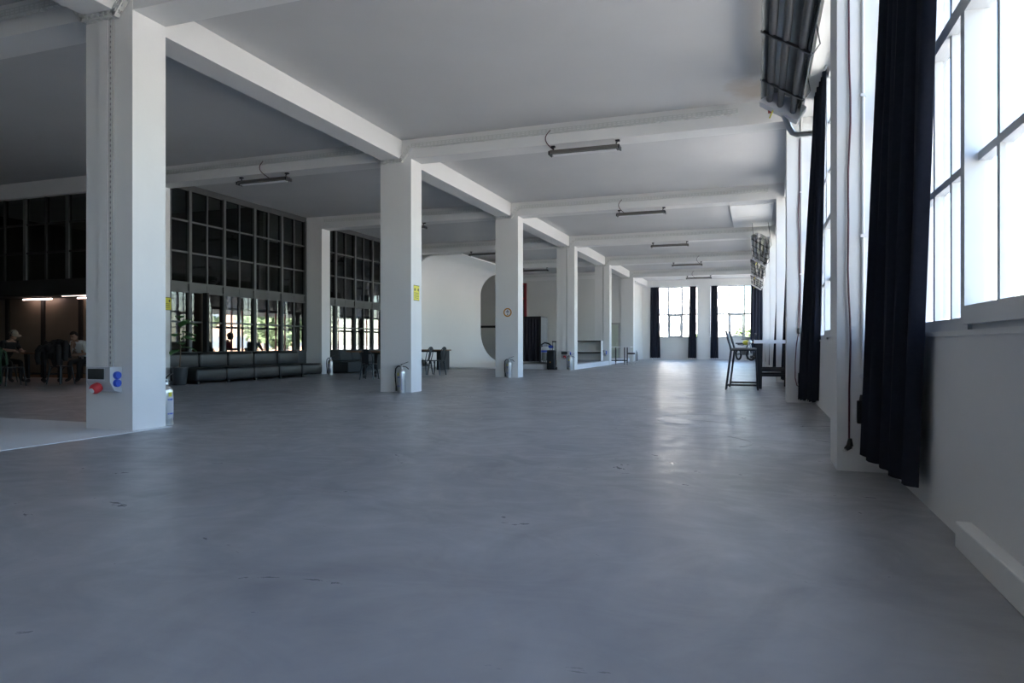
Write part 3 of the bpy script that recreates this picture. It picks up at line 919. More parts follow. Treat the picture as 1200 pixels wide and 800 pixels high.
# ================================================================== RADIANT HEATERS
def heater(y0, y1, dx, label, flue, nst, group=None, zo=0.0):
    t = thing('radiant_heater', label, 'heater', (dx, y0, 0), group=group)
    L = y1 - y0
    TOP = SLAB - (.053 if 22 < y0 < 26 else .002)
    A, B = Vector((.09, 0, 4.90 + zo)), Vector((.62, 0, 4.56 + zo))
    d = (B - A).normalized(); nrm = Vector((-d.z, 0, d.x))       # points up and to the wall
    if nrm.z < 0: nrm = -nrm
    P = lambda s, h, y: A + (B - A) * s + nrm * h + Vector((0, y, 0))
    for s in (.16, .45, .80):
        MB().tube([P(s, .0, 0), P(s, 0, L)], .05, 12).build('tube', M_TUBE, t, True)
    m = MB()
    def refl(u, v):
        h = .16 - .22 * (2 * u - 1) ** 4
        return P(-.03 + 1.06 * u, h, L * v)
    m.sheet(refl, 12, 1, .006)
    m.build('reflector', M_LAMPGLASS, t, True)
    for i in range(nst):
        y = L * (i + .5) / nst
        q = [P(-.05, -.06, y - .02), P(1.05, -.06, y - .02), P(1.05, -.06, y + .02), P(-.05, -.06, y + .02), P(-.05, -.03, y - .02), P(1.05, -.03, y - .02), P(1.05, -.03, y + .02), P(-.05, -.03, y + .02)]
        m = MB().add(q, [(0, 3, 2, 1), (4, 5, 6, 7), (0, 1, 5, 4), (1, 2, 6, 5), (2, 3, 7, 6), (3, 0, 4, 7)])
        m.tube([P(-.05, -.04, y), P(-.06, .1, y), (.08, y, TOP)], .008, 5)
        m.tube([P(1.05, -.04, y), P(1.06, .1, y), (.60, y, TOP)], .008, 5)
        m.build('strap', M_DKMETAL, t)
    q = [P(-.02, -.10, L), P(1.02, -.10, L), P(1.02, -.10, L + .22), P(-.02, -.10, L + .22), P(-.02, .14, L), P(1.02, .14, L), P(1.02, .14, L + .22), P(-.02, .14, L + .22)]
    MB().add(q, [(0, 3, 2, 1), (4, 5, 6, 7), (0, 1, 5, 4), (1, 2, 6, 5), (2, 3, 7, 6), (3, 0, 4, 7)]).build('burner_box', M_SIGNWHITE, t)
    MB().box(.15, .24, L + .20, L + .235, 4.70 + zo, 4.76 + zo).build('nameplate', M_REDPAINT, t)
    MB().tube([P(.35, -.10, L + .1), P(.38, -.22, L + .12)], .012, 6).build('gas_tap', M_YELLOW, t)
    if flue:
        MB().tube([P(.62, -.06, L + .12), (.46, L + .28, 4.48), (.52, L + .38, 4.40), (.60, L + .42, 4.37), (.90, L + .42, 4.37)], .05, 12).build('flue_pipe', M_METAL, t, True)
    m = MB().tube([P(.9, .05, L * .1), P(.95, .03, L * .3), P(.88, .06, L * .5), P(.97, .04, L * .7), P(.9, .05, L * .98)], .014, 6)
    m.build('wiring', M_BLACKPL, t, True)
heater(6.62, 11.60, -.0, 'black tubed radiant heater hung beside the nearest piers with a bent flue pipe', True, 3)
for (a, b, dx, lb) in ((24.6, 31.0, -.27, 'dark radiant heater hung high past the bar table, next after the white ceiling panels'), (31.6, 37.8, -.36, 'middle one of three dark radiant heaters in line along the far window wall'),
                   (38.4, 44.2, -.42, 'dark radiant heater nearest the motorcycle, high on the window wall')):
    heater(a, b, dx, lb, False, 4, group='far radiant heaters', zo=-.22)

# ================================================================== CORDS AND SOCKETS ON THE PIERS
def wavy(x, y, z0, z1, amp, n=24, seed=0):
    r = random.Random(seed); ph = r.uniform(0, 6)
    return [(x + amp * math.sin(3.1 * z + ph) + amp * .5 * math.sin(7.3 * z), y, z) for z in [z1 + (z0 - z1) * i / n for i in range(n + 1)]]
t = thing('hanging_cord', 'maroon power cord with black plug hanging down the nearest pier', 'cord', (0, 0, 0))
MB().tube(wavy(.675, YK(0) - .015, .24, 4.86, .008), .008, 6).build('cable', M_CORD, t, True)
MB().tube([(.682, YK(0) - .02, .26), (.68, YK(0) - .02, .20)], [.014, .026], 8).tube([(.68, YK(0) - .02, .20), (.65, YK(0) - .035, .175)], [.026, .018], 8).build('plug', M_BLACKPL, t, True)
MB().tube([(.652, YK(0) - .035, .178), (.625, YK(0) - .04, .165)], .004, 5).tube([(.656, YK(0) - .045, .17), (.63, YK(0) - .05, .157)], .004, 5).build('pin', M_METAL, t)
t = thing('wall_conduit', 'thin white conduit running up the nearest pier to a black socket', 'conduit', (0, 0, 0))
MB().tube([(.775, YK(0) - .014, .60), (.775, YK(0) - .014, 4.85)], .011, 8).build('pipe', M_WALL, t, True)
for z in (.75, 1.85, 2.95, 4.1): MB().box(.755, .797, YK(0) - .03, YK(0) - .001, z - .012, z + .012).build('clip', M_WALL, t)
def outlet(x, y, z, label):
    t = thing('wall_socket', label, 'socket', (x, y, z))
    MB().rbox(-.045, .045, -.05, -.001, -.11, .07, .008, 2).build('housing', M_BLACKPL, t)
    MB().tube([(0, -.02, .07), (0, -.02, .115)], [.03, .022], 8).build('cable_gland', M_BLACKPL, t, True)
    for zz in (.025, -.055):
        MB().lathe([(.034, .05), (.034, .062), (.024, .062), (.022, .054)], 14, M=Matrix.Translation((0, 0, zz)) @ RX90).build('outlet', M_RUBBER, t)
outlet(.775, YK(0), .49, 'black double socket on the nearest pier beside the curtain')
outlet(.69, YK(1), .44, 'black double socket low on the pier under the bent flue pipe')
t = thing('hanging_cord', 'maroon cord looping down the pier behind the bar table to a black socket', 'cord', (0, 0, 0))
pts = wavy(.665, YK(1) - .02, 1.4, 4.5, .012, 20, 3) + [(.655, YK(1) - .03, 1.2), (.62, YK(1) - .03, 1.0), (.60, YK(1) - .03, .7), (.60, YK(1) - .03, .42), (.625, YK(1) - .03, .30), (.67, YK(1) - .04, .26), (.70, YK(1) - .04, .33)]
MB().tube(pts, .009, 6).build('cable', M_CORD, t, True)
MB().tube([(.655, YK(1) - .03, 1.28), (.66, YK(1) - .03, 1.18)], .022, 8).build('inline_switch', M_BLACKPL, t, True)
t = thing('wall_conduit', 'thin conduit rising up the pier behind the bar table', 'conduit', (0, 0, 0))
MB().tube([(.64 + .05, YK(1) - .014, .56), (.69, YK(1) - .014, 4.85)], .011, 8).build('pipe', M_GREYBOARD, t, True)
for z in (.9, 2.2, 3.6): MB().box(.672, .708, YK(1) - .03, YK(1) - .001, z - .012, z + .012).build('clip', M_WALL, t)

# ================================================================== SOFAS
t = thing('sofa', 'long low black leather sofa of five seats under the glass partition', 'sofa', (-13.1, 13.55, 0))
sw = 1.055
for i in range(5):
    s = MB().rbox(-.95, 0, i * sw + .006, (i + 1) * sw - .006, .06, .40, .075, 4).build('seat', M_LEATHER, t, True)
    for xx in (-.85, -.1): MB().box(xx - .03, xx + .03, i * sw + .1, i * sw + .16, 0, .07).build('foot', M_BLACKPL, s)
    MB().rbox(-1.13, -.80, i * sw - .12 + .006, (i + 1) * sw - .12 - .006, .34, .79, .09, 4).build('back_cushion', M_LEATHER, t, True)
MB().box(-1.16, -1.05, -.1, 5 * sw - .15, .04, .5).build('base_frame', M_BLACKPL, t)
t = thing('sofa', 'charcoal fabric corner sofa under the second glass partition', 'sofa', (-13.05, 20.2, 0))
MB().rbox(-1.1, 0, 0, 1.0, .05, .40, .03, 2).build('chaise_seat', M_FABRIC, t, True)
MB().box(-1.12, -.02, -.012, .03, .06, .39).build('end_panel', M_FABRIC_DK, t)
for i in range(2):
    MB().rbox(-1.1, -.35, 1.01 + i * .72, 1.72 + i * .72, .05, .40, .03, 2).build('seat', M_FABRIC, t, True)
for i in range(3):
    a = .04 + i * .80
    M = Matrix.Translation((-1.0, a, .40)) @ Matrix.Rotation(math.radians(-12), 4, 'Y')
    MB().rbox(-.12, .14, 0, .78, 0, .40, .04, 3, M=M).build('back_cushion', M_FABRIC if i else M_FABRIC_DK, t, True)
MB().box(-1.2, -1.0, 0, 2.4, 0, .42).build('base_frame', M_FABRIC_DK, t)

# ================================================================== POTTED PLANT
t = thing('potted_plant', 'broad-leaved fig plant in a dark pot at the end of the black sofa', 'plant', (-13.40, 13.30, 0))
MB().lathe([(.13, 0), (.15, .02), (.19, .40), (.205, .41), (.205, .44), (.18, .44), (.17, .40)], 24).build('pot', M_POT, t, True)
MB().lathe([(.17, .385), (.172, .40)], 20).build('soil', M_SOIL, t)
stem = [(0, 0, .39), (.02, .01, .8), (-.02, 0, 1.2), (.0, .02, 1.6)]
MB().tube(stem, [.018, .016, .012, .007], 8).build('stem', M_BARK, t, True)
rl = random.Random(4)
for i in range(11):
    z = .85 + .075 * i
    a = -1.35 + 3.1 * ((i * .618) % 1)
    L = .30 + .10 * rl.random(); W = L * .34
    tilt = rl.uniform(-.15, .75)
    M = Matrix.Translation((0, 0, z)) @ Matrix.Rotation(a, 4, 'Z') @ Matrix.Rotation(-tilt, 4, 'Y')
    def leaf(u, v, L=L, W=W, M=M):
        x = .05 + L * u
        w = W * math.sin(PI * min(1, u * .96 + .03)) ** .7 * (.75 + .4 * u)
        return M @ Vector((x, (v - .5) * 2 * w, -.10 * u * u + .05 * abs(v - .5)))
    MB().sheet(leaf, 8, 4, .003).tube([M @ Vector((0, 0, 0)), M @ Vector((.07, 0, 0))], .005, 5).build('leaf', M_LEAF, t, True)

# ================================================================== METAL CAFE CHAIRS AND TABLES
def make_chair():
    t = thing('metal_chair', 'x', 'chair')
    MB().rbox(-.18, .18, -.18, .18, .435, .46, .012, 2).build('seat', M_GUN, t)
    for sx in (-1, 1):
        for sy in (-1, 1):
            MB().tube([(sx * .16, sy * .16, .44), (sx * .205, sy * .215, 0.0)], [.024, .016], 8).build('leg', M_GUN, t, True)
    for a, b in (((-.16, .17), (.16, .17)), ((-.16, -.17), (.16, -.17))):
        pts = [(lerp(a[0], b[0], i / 8), a[1] * (1 + .0), .44 - .12 * abs(2 * i / 8 - 1) ** 2.5) for i in range(9)]
        MB().tube(pts, .012, 6).build('apron_arch', M_GUN, t, True)
    hoop = []
    for i in range(15):
        a = PI * i / 14
        x = -.19 * math.cos(a); h = math.sin(a) ** .55
        hoop.append((x * (1.0 if h > .4 else .9), -.17 - .10 * h, .45 + .42 * h))
    MB().tube(hoop, .013, 8).build('back_hoop', M_GUN, t, True)
    def splat(u, v):
        w = lerp(.055, .085, v)
        return ((u - .5) * 2 * w, -.175 - .095 * v ** .8, .455 + .405 * v)
    MB().sheet(splat, 4, 6, .005).build('back_splat', M_GUN, t, True)
    return t
chair = make_chair()
chair_used = False
def put_chair(x, y, rz, label, group=None, sc=1.0):
    global chair_used
    o = chair if not chair_used else dup(chair)
    chair_used = True
    if not group and 'group' in o: del o['group']
    o['label'] = label
    if group: o['group'] = group
    o.location = (x, y, 0); o.rotation_euler = (0, 0, rz); o.scale = (sc,) * 3
    return o
put_chair(-10.40, 20.55, 1.5, 'inner one of two dark metal chairs, next to the far wooden table', 'metal chairs in front of the white cove', 1.05)
put_chair(-9.87, 20.45, 1.5, 'outer one of two dark metal chairs, further from the yellow-signed column', 'metal chairs in front of the white cove', 1.05)
put_chair(-10.42, 17.2, .15, 'dark metal cafe chair pushed up to the wheeled wooden table', sc=.98)

def leg_table(x0, x1, y0, y1, h, label, mt=None, castors=True, legs=None, slab_leg=False):
    t = thing('work_table', label, 'table', ((x0 + x1) / 2, (y0 + y1) / 2, 0))
    w, d = (x1 - x0) / 2, (y1 - y0) / 2
    MB().box(-w, w, -d, d, h - .045, h).build('tabletop', mt or M_WOOD, t)
    for lx in (legs or (-w + .25, w - .25)):
        z0 = .11 if castors else 0
        if slab_leg:
            MB().box(lx - .09, lx + .09, -d + .05, d - .05, z0, h - .045).build('panel_leg', M_DKMETAL, t)
        else:
            for s in (-1, 1):
                l = MB().add([(lx - .07, s * (d - .06) - .03, h - .045), (lx + .07, s * (d - .06) - .03, h - .045), (lx + .07, s * (d - .06) + .03, h - .045), (lx - .07, s * (d - .06) + .03, h - .045),
                          (lx - .035, s * (d - .1) - .025, z0), (lx + .035, s * (d - .1) - .025, z0), (lx + .035, s * (d - .1) + .025, z0), (lx - .035, s * (d - .1) + .025, z0)],
                         [(0, 1, 2, 3), (4, 7, 6, 5), (0, 4, 5, 1), (1, 5, 6, 2), (2, 6, 7, 3), (3, 7, 4, 0)]).build('leg', M_DKMETAL, t)
                if castors:
                    M = Matrix.Translation((lx, s * (d - .1), .05)) @ Matrix.Rotation(PI / 2, 4, 'Y')
                    MB().lathe([(.05, -.015), (.05, .015)], 16, M=M).build('castor', M_RUBBER, l, True)
            MB().box(lx - .02, lx + .02, -d + .1, d - .1, .20, .24).build('stretcher', M_DKMETAL, t)
    MB().box(-w + .2, w - .2, -.03, .03, h - .1, h - .045).build('apron', M_DKMETAL, t)
    return t
leg_table(-11.45, -9.7, 17.6, 18.45, .81, 'wooden table on castors in front of the charcoal corner sofa', legs=(-.32, .62))
leg_table(-13.6, -11.62, 24.5, 25.4, .79, 'wooden table with dark panel legs beside the white cove', castors=False, legs=(-.7, .84), slab_leg=True)
leg_table(-18.2, -17.25, 12.75, 13.35, .79, 'brown wooden table between the two seated people', legs=(-.3, .3))

# chairs of the seating area
put_chair(-16.45, 12.55, .1, 'dark metal chair piled with black jackets at the brown table', sc=1.0)
put_chair(-16.95, 11.72, -.35, 'dark metal chair under the dark green coat', sc=.98)
put_chair(-18.60, 12.62, -PI / 2, 'dark metal chair under the person in the beige cap', sc=1.0)
put_chair(-16.88, 13.66, PI + .15, 'dark metal chair under the person in the white t-shirt', sc=1.0)

# ================================================================== PEOPLE
def person(label, loc, rz, J, mats, head, hair=None, cap=False, hands=True):
    """J: name -> (pos, radius, bone material index); one continuous skinned body"""
    order = list(J.keys())
    links = [('pelvis', 'spine'), ('spine', 'chest'), ('chest', 'neckbase'), ('neckbase', 'neck')]
    for s in ('l', 'r'):
        links += [('chest', s + '_shoulder'), (s + '_shoulder', s + '_elbow'), (s + '_elbow', s + '_wrist'), (s + '_wrist', s + '_palm'),
                  ('pelvis', s + '_hip'), (s + '_hip', s + '_knee'), (s + '_knee', s + '_ankle'), (s + '_ankle', s + '_toe')]
    idx = {n: i for i, n in enumerate(order)}
    me = bpy.data.meshes.new('body')
    me.from_pydata([J[n][0] for n in order], [(idx[a], idx[b]) for a, b in links], [])
    tmp = bpy.data.objects.new('body_tmp', me)
    COL.objects.link(tmp)
    sk = tmp.modifiers.new('skin', 'SKIN')
    sk.use_smooth_shade = True
    for n in order:
        r = J[n][1]
        me.skin_vertices[0].data[idx[n]].radius = (r, r) if not isinstance(r, tuple) else r
        me.skin_vertices[0].data[idx[n]].use_root = (n == 'pelvis')
    sb = tmp.modifiers.new('sub', 'SUBSURF'); sb.levels = 2; sb.render_levels = 2
    dg = bpy.context.evaluated_depsgraph_get()
    bme = bpy.data.meshes.new_from_object(tmp.evaluated_get(dg))
    segs = [(Vector(J[a][0]), Vector(J[b][0]), J[b][2]) for a, b in links]
    mb = MB()
    vs = [v.co.copy() for v in bme.vertices]
    for f in bme.polygons:
        c = f.center; best = None
        for a, b, mi in segs:
            d = b - a; tt = max(0, min(1, (c - a).dot(d) / max(1e-9, d.length_squared)))
            dist = (c - (a + d * tt)).length
            if best is None or dist < best[0]: best = (dist, mi)
        mb.mi.append(best[1]); mb.f.append(tuple(f.vertices))
    mb.v = [tuple(v) for v in vs]
    bpy.data.objects.remove(tmp)
    # head with face, joined into the same mesh
    H = Matrix.Translation(head[0]) @ Matrix.Rotation(head[1], 4, 'X') @ Matrix.Rotation(head[2], 4, 'Z')
    mb.ell((0, 0, 0), (.075, .095, .115), 18, 12, M=H)
    mb.ell((0, .045, -.055), (.055, .055, .06), 14, 8, M=H)
    mb.ell((0, .098, -.015), (.014, .022, .026), 8, 6, M=H)
    for s in (-1, 1):
        mb.ell((s * .077, -.005, -.01), (.012, .022, .032), 8, 6, M=H)
        mb.ell((s * .032, .082, .012), (.014, .012, .009), 8, 6, M=H, mi=4)
        mb.ell((s * .032, .084, .034), (.02, .01, .005), 8, 6, M=H, mi=4)
    mb.ell((0, .088, -.062), (.024, .012, .007), 8, 6, M=H, mi=5)
    # hands: five fingers each
    for s in ('l', 'r'):
        p, w = Vector(J[s + '_palm'][0]), Vector(J[s + '_wrist'][0])
        d = (p - w).normalized()
        side = d.cross(Vector((0, 0, 1))); side = side.normalized() if side.length > .1 else Vector((1, 0, 0))
        nn = side.cross(d)
        curl = -nn if s == 'l' else -nn
        for q, (off, L) in enumerate(((-.027, .062), (-.009, .072), (.009, .068), (.027, .052))):
            a = p + side * off
            mb.tube([a, a + d * L * .5 + curl * .006, a + d * L * .85 + curl * .028, a + d * L * .9 + curl * .045], [.0095, .009, .008, .006], 6)
        th = side * (-1 if s == 'l' else 1)
        a = p - d * .03 - th * -.03
        mb.tube([a, a + th * .03 + d * .02, a + th * .035 + d * .05 + curl * .01], [.012, .010, .008], 6)
    t = thing('person', label, 'person', loc, rz)
    mb.build('body', mats, t, True)
    if hair:
        b = MB()
        def cap_fn(u, v):
            a = 2 * PI * u
            ph = lerp(.02, 1.0, v) * (1.75 if math.sin(a) < .25 else 1.05)
            return H @ Vector((.083 * math.sin(ph) * math.cos(a), .103 * math.sin(ph) * math.sin(a) - .004, .004 + .122 * math.cos(ph)))
        b.sheet(cap_fn, 24, 8, .014)
        b.build('hair', hair, t, True)
    if cap:
        b = MB()
        def crown(u, v):
            a = 2 * PI * u; ph = lerp(.02, 1.45, v)
            return H @ Vector((.092 * math.sin(ph) * math.cos(a), .114 * math.sin(ph) * math.sin(a), .02 + .118 * math.cos(ph)))
        b.sheet(crown, 24, 7, .008)
        def brim(u, v):
            a = lerp(.15 * PI, .85 * PI, u); r = lerp(.09, .17, v)
            return H @ Vector((r * .9 * math.cos(a), .02 + r * math.sin(a) * 1.0, .032 - .02 * v))
        b.sheet(brim, 10, 3, .006)
        b.build('cap', M_CAP, t, True)
        MB().tube([H @ Vector((.1 * math.cos(a), .02, .0 + .125 * math.sin(a))) for a in [PI * i / 12 for i in range(13)]], .011, 6).ell((.095, .02, -.01), (.018, .03, .035), 10, 8, M=H).ell((-.095, .02, -.01), (.018, .03, .035), 10, 8, M=H).build('headphones', M_BLACKPL, t, True)
    return t
def seated(lean=.15):
    J = {'pelvis': ((0, -.02, .56), (.16, .13), 2), 'spine': ((0, .02 + lean * .3, .76), (.145, .115), 1), 'chest': ((0, .03 + lean, .96), (.155, .12), 1),
         'neckbase': ((0, .05 + lean * 1.25, 1.08), .07, 1), 'neck': ((0, .07 + lean * 1.45, 1.15), .052, 0)}
    for s, g in (('l', -1), ('r', 1)):
        J[s + '_shoulder'] = ((g * .18, .03 + lean * 1.1, 1.03), .075, 1)
        J[s + '_elbow'] = ((g * .24, .12 + lean, .85), .048, 1)
        J[s + '_wrist'] = ((g * .12, .34 + lean, .838), .034, 0)
        J[s + '_palm'] = ((g * .09, .40 + lean, .832), (.042, .024), 0)
        J[s + '_hip'] = ((g * .10, .02, .55), .095, 2)
        J[s + '_knee'] = ((g * .14, .43, .54), .070, 2)
        J[s + '_ankle'] = ((g * .14, .42, .10), .045, 2)
        J[s + '_toe'] = ((g * .15, .56, .045), .040, 3)
    return J
PM = lambda top, leg: [M_SKIN, top, leg, M_SHOE, M_HAIR, M_REDPAINT]
J = seated(.16)
person('person in a beige cap and headphones, dark jacket, leaning on the brown table', (-18.60, 12.62, 0), -PI / 2, J, PM(M_JACKET, M_TROUSER), ((0, .35, 1.25), -.35, .15), cap=True)
J = seated(.26)
J['r_elbow'] = ((.20, .36, .74), .046, 1); J['r_wrist'] = ((.07, .44, .98), .034, 0); J['r_palm'] = ((.03, .44, 1.045), (.04, .026), 0)
J['l_elbow'] = ((-.26, .28, .76), .046, 1); J['l_wrist'] = ((-.02, .42, .72), .034, 0); J['l_palm'] = ((.05, .43, .72), (.042, .024), 0)
J['neck'] = ((0, .40, 1.12), .052, 0)
person('person with short dark hair in a white t-shirt, hand held to the mouth', (-16.88, 13.62, 0), PI + .15, J, PM(M_SHIRT, M_TROUSER), ((0, .44, 1.22), -.45, .0), hair=M_HAIR)
# two people in the room behind the glass
put_chair(-16.2, 17.75, -1.2, 'metal chair under the person in red behind the glass partition', sc=1.0)
person('person in a dark red sweater sitting behind the glass partition', (-16.2, 17.75, 0), -1.2, seated(.12), PM(M_REDTOP, M_TROUSER), ((0, .30, 1.26), -.25, 0), hair=M_HAIR)
put_chair(-16.2, 19.15, -1.9, 'metal chair under the person in blue behind the glass partition', sc=1.0)
person('person in a blue shirt sitting behind the glass partition', (-16.2, 19.15, 0), -1.9, seated(.12), PM(M_BLUETOP, M_TROUSER), ((0, .30, 1.26), -.25, .1), hair=M_HAIR)

# coats over the chairs
def coat(label, loc, rz, wtop, wbot, z_top, z_front, z_back, mt, seed, puff=.05):
    rr = random.Random(seed); p1, p2 = rr.uniform(0, 6), rr.uniform(0, 6)
    def fn(u, v):
        # v 0..1 runs from the front hem over the chair back to the rear hem
        if v < .5:
            k = 1 - v * 2; z = z_top - (z_top - z_front) * k; y = -.02 - .05 * min(1, k * 6) - .05 * k
        else:
            k = v * 2 - 1; z = z_top - (z_top - z_back) * k; y = -.02 + .05 * min(1, k * 6) + .03 * k
        w = lerp(wtop, wbot, k ** .7)
        x = (u - .5) * 2 * w
        f = puff * (.3 + k) * math.sin(u * 14 + p1 + 2 * k) + puff * .5 * math.sin(u * 27 + p2)
        return (x, y + (-f if v < .5 else f), z - .10 * abs(2 * u - 1) ** 2.2 * (1 - k) - .02 * math.sin(u * 9 + p2) * k)
    t = thing('coat', label, 'coat', loc, rz)
    MB().sheet(fn, 36, 24, .02).build('cloth', mt, t, True)
    for s in (-1, 1):
        x = s * wtop * .95
        MB().tube([(x * .9, -.06, z_top - .05), (x * 1.08, -.11, z_top - .18), (x * 1.12, -.12, z_top - .36), (x * 1.05, -.10, z_top - .52)], [.055, .07, .06, .05], 10).build('sleeve', mt, t, True)
    return t
M_ = Matrix.Rotation(-.35, 4, 'Z') @ Vector((0, -.25, 0))
coat('dark green coat hung over a chair back, hem almost on the floor', (-16.95 + M_.x, 11.72 + M_.y, 0), -.35, .24, .34, .93, .06, .50, M_COATGREEN, 3, .022)
M_ = Matrix.Rotation(.1, 4, 'Z') @ Vector((0, -.25, 0))
coat('black puffy jacket thrown over a chair at the brown table', (-16.45 + M_.x, 12.55 + M_.y, 0), .1, .30, .34, 1.02, .80, .62, M_JACKET, 9, .04)
coat('second black jacket heaped on the same chair back', (-16.40 + M_.x, 12.69 + M_.y, 0), .0, .36, .38, 1.12, .72, .66, M_JACKET, 12, .03)

# strip lights under the mezzanine
for x0, x1, y, lb in ((-21.0, -19.75, 14.8, 'glowing pink strip light above the brown wall panels'), (-18.75, -17.6, 14.8, 'pink strip light above the person in white'), (-18.2, -17.0, 13.9, 'pink strip light near the mezzanine edge')):
    t = thing('strip_light', lb, 'lamp', ((x0 + x1) / 2, y, 2.36))
    w = (x1 - x0) / 2
    MB().box(-w, w, -.03, .03, 0.01, .04).build('housing', M_BLACKPL, t)
    MB().tube([(-w + .02, 0, -.01), (w - .02, 0, -.01)], .018, 8).build('tube', M_PINKLAMP, t, True)

# ================================================================== BAR TABLE AND STOOLS
t = thing('bar_table', 'high pale-topped bar table on dark legs against the window wall', 'table', (.33, 16.95, 0))
MB().box(-.42, .40, -.55, .75, 1.02, 1.095).build('tabletop', M_SIGNWHITE, t)
for s in (-.45, .65):
    MB().add([(-.40, s - .05, 1.02), (-.23, s - .05, 1.02), (-.23, s + .05, 1.02), (-.40, s + .05, 1.02), (-.36, s - .04, 0), (-.25, s - .04, 0), (-.25, s + .04, 0), (-.36, s + .04, 0)],
             [(0, 1, 2, 3), (4, 7, 6, 5), (0, 4, 5, 1), (1, 5, 6, 2), (2, 6, 7, 3), (3, 7, 4, 0)]).build('leg', M_DKMETAL, t)
    MB().box(.25, .33, s - .04, s + .04, 0, 1.02).build('leg', M_DKMETAL, t)
    MB().box(-.25, .25, s - .03, s + .03, .39, .46).build('foot_rail', M_DKMETAL, t)
    MB().box(-.25, .25, s - .03, s + .03, .28, .33).build('foot_rail', M_DKMETAL, t)
MB().box(-.32, -.28, -.41, .61, .30, .36).build('long_rail', M_DKMETAL, t)
def make_stool():
    t = thing('bar_stool', 'x', 'stool')
    for s in (-.19, .19):
        MB().tube([(-.34, s, 0), (-.235, s, .86), (-.245, s, .93), (-.34, s, 1.30)], .017, 8).build('back_leg', M_DKMETAL, t, True)
        MB().tube([(.33, s, 0), (.28, s, .87)], .017, 8).build('front_leg', M_DKMETAL, t, True)
        MB().tube([(-.325, s, .10), (.325, s, .10)], .014, 6).build('side_rail', M_DKMETAL, t, True)
        MB().tube([(-.24, s, .87), (.28, s, .87)], .015, 6).build('seat_rail', M_DKMETAL, t, True)
    MB().tube([(.31, -.19, .32), (.31, .19, .32)], .014, 6).build('foot_rest', M_DKMETAL, t, True)
    MB().tube([(-.325, -.19, .12), (-.325, .19, .12)], .014, 6).build('rear_rail', M_DKMETAL, t, True)
    MB().rbox(-.22, .30, -.20, .20, .88, .92, .015, 2).build('seat', M_LAMPGREY, t, True)
    def back(u, v): return (-.27 - .07 * v - .02 * math.cos((u - .5) * 3), (u - .5) * .38, 1.02 + .28 * v)
    MB().sheet(back, 8, 4, .016).build('backrest', M_REDPAINT, t, True)
    return t
st = make_stool()
st['label'] = 'tall dark tubular stool nearest the end of the bar table'; st.location = (-.33, 16.12, 0)
o = dup(st, (-.29, 17.25, 0), label='tall dark tubular stool behind the first one at the bar table')

# ================================================================== THINGS AROUND THE PLATFORM
PZ = .212
t = thing('curtained_booth', 'grey booth with a closed black curtain standing on the platform', 'booth', (-10.0, 29.6, PZ))
W2 = .86
MB().box(W2 - .03, W2, 0, 1.0, 0, 2.03).build('side_panel', M_BOOTHSIDE, t)
MB().box(-W2, -W2 + .03, 0, 1.0, 0, 2.03).build('side_panel', M_BOOTHSIDE, t)
MB().box(-W2, W2, .97, 1.0, 0, 2.03).build('back_panel', M_BOOTHSIDE, t)
MB().box(-W2, W2, 0, 1.0, 2.0, 2.04).build('roof', M_BLACKPL, t)
MB().box(-W2, W2, -.03, .01, 1.93, 2.04).box(W2 - .08, W2 + .002, -.03, .01, 0, 1.93).build('front_frame', M_BLACKPL, t)
def drape(u, v): return (-W2 + .03 + (2 * W2 - .12) * u, .05 + .03 * math.sin(u * 70) + .012 * math.sin(u * 31 + v), .03 + 1.9 * v)
MB().sheet(drape, 150, 4, .006).build('curtain', M_CURTAIN2, t, True)
t = thing('floor_cleaner', 'grey and blue cleaning machine with black hoses beside the curtained booth', 'machine', (-8.72, 28.9, PZ))
MB().lathe([(.17, .42), (.19, .46), (.19, .62), (.16, .68), (.10, .70)], 20).build('tank', M_BOXGREY, t, True)
MB().lathe([(.195, .44), (.195, .53)], 20).build('blue_band', M_BLUE, t, True)
MB().lathe([(.15, .06), (.15, .40), (.17, .42)], 18).build('lower_drum', M_LAMPGLASS, t, True)
for a in range(4):
    x, y = .17 * math.cos(a * PI / 2 + .6), .17 * math.sin(a * PI / 2 + .6)
    MB().tube([(x * .9, y * .9, .45), (x, y, .08)], .014, 6).build('strut', M_DKMETAL, t)
    MB().ell((x, y, .04), (.04, .04, .04), 10, 8).build('castor', M_SIGNWHITE, t, True)
MB().tube([(-.15, 0, .68), (-.17, -.03, .78), (-.02, -.05, .86), (.15, -.03, .82), (.26, 0, .72)], .035, 8).build('hose', M_BLACKPL, t, True)
MB().rbox(.14, .34, -.08, .08, .62, .74, .03, 2).build('blue_head', M_BLUE, t, True)
MB().rbox(.12, .36, -.06, .06, .48, .60, .02, 2).tube([(.24, 0, .48), (.24, 0, .02)], .03, 8).build('side_canister', M_SIGNWHITE, t, True)
t = thing('trolley_speaker', 'tall black portable loudspeaker with pulled out trolley handle', 'speaker', (-7.655, 26.18, 0))
MB().rbox(-.155, .155, -.15, .15, .02, .77, .03, 3).build('cabinet', M_BLACKPL, t, True)
MB().rbox(-.13, .13, -.165, -.14, .07, .73, .012, 2).build('grille', M_FABRIC_DK, t)
MB().ell((-.01, -.167, .30), (.022, .004, .022), 12, 8).build('badge', M_ORANGE, t)
for s in (.02, .14): MB().tube([(s, .10, .75), (s, .10, 1.11)], .011, 6).build('handle_rod', M_DKMETAL, t)
MB().rbox(-.005, .165, .075, .125, 1.08, 1.13, .012, 2).build('handle_grip', M_BLACKPL, t)
for s in (-.17, .17):
    MB().lathe([(.05, -.015), (.05, .015)], 14, M=Matrix.Translation((s, .12, .05)) @ Matrix.Rotation(PI / 2, 4, 'Y')).build('wheel', M_RUBBER, t, True)
t = thing('shelf_unit', 'low pale shelf unit with dark shelf edges on the platform', 'shelf', (-8.0, 32.5, PZ))
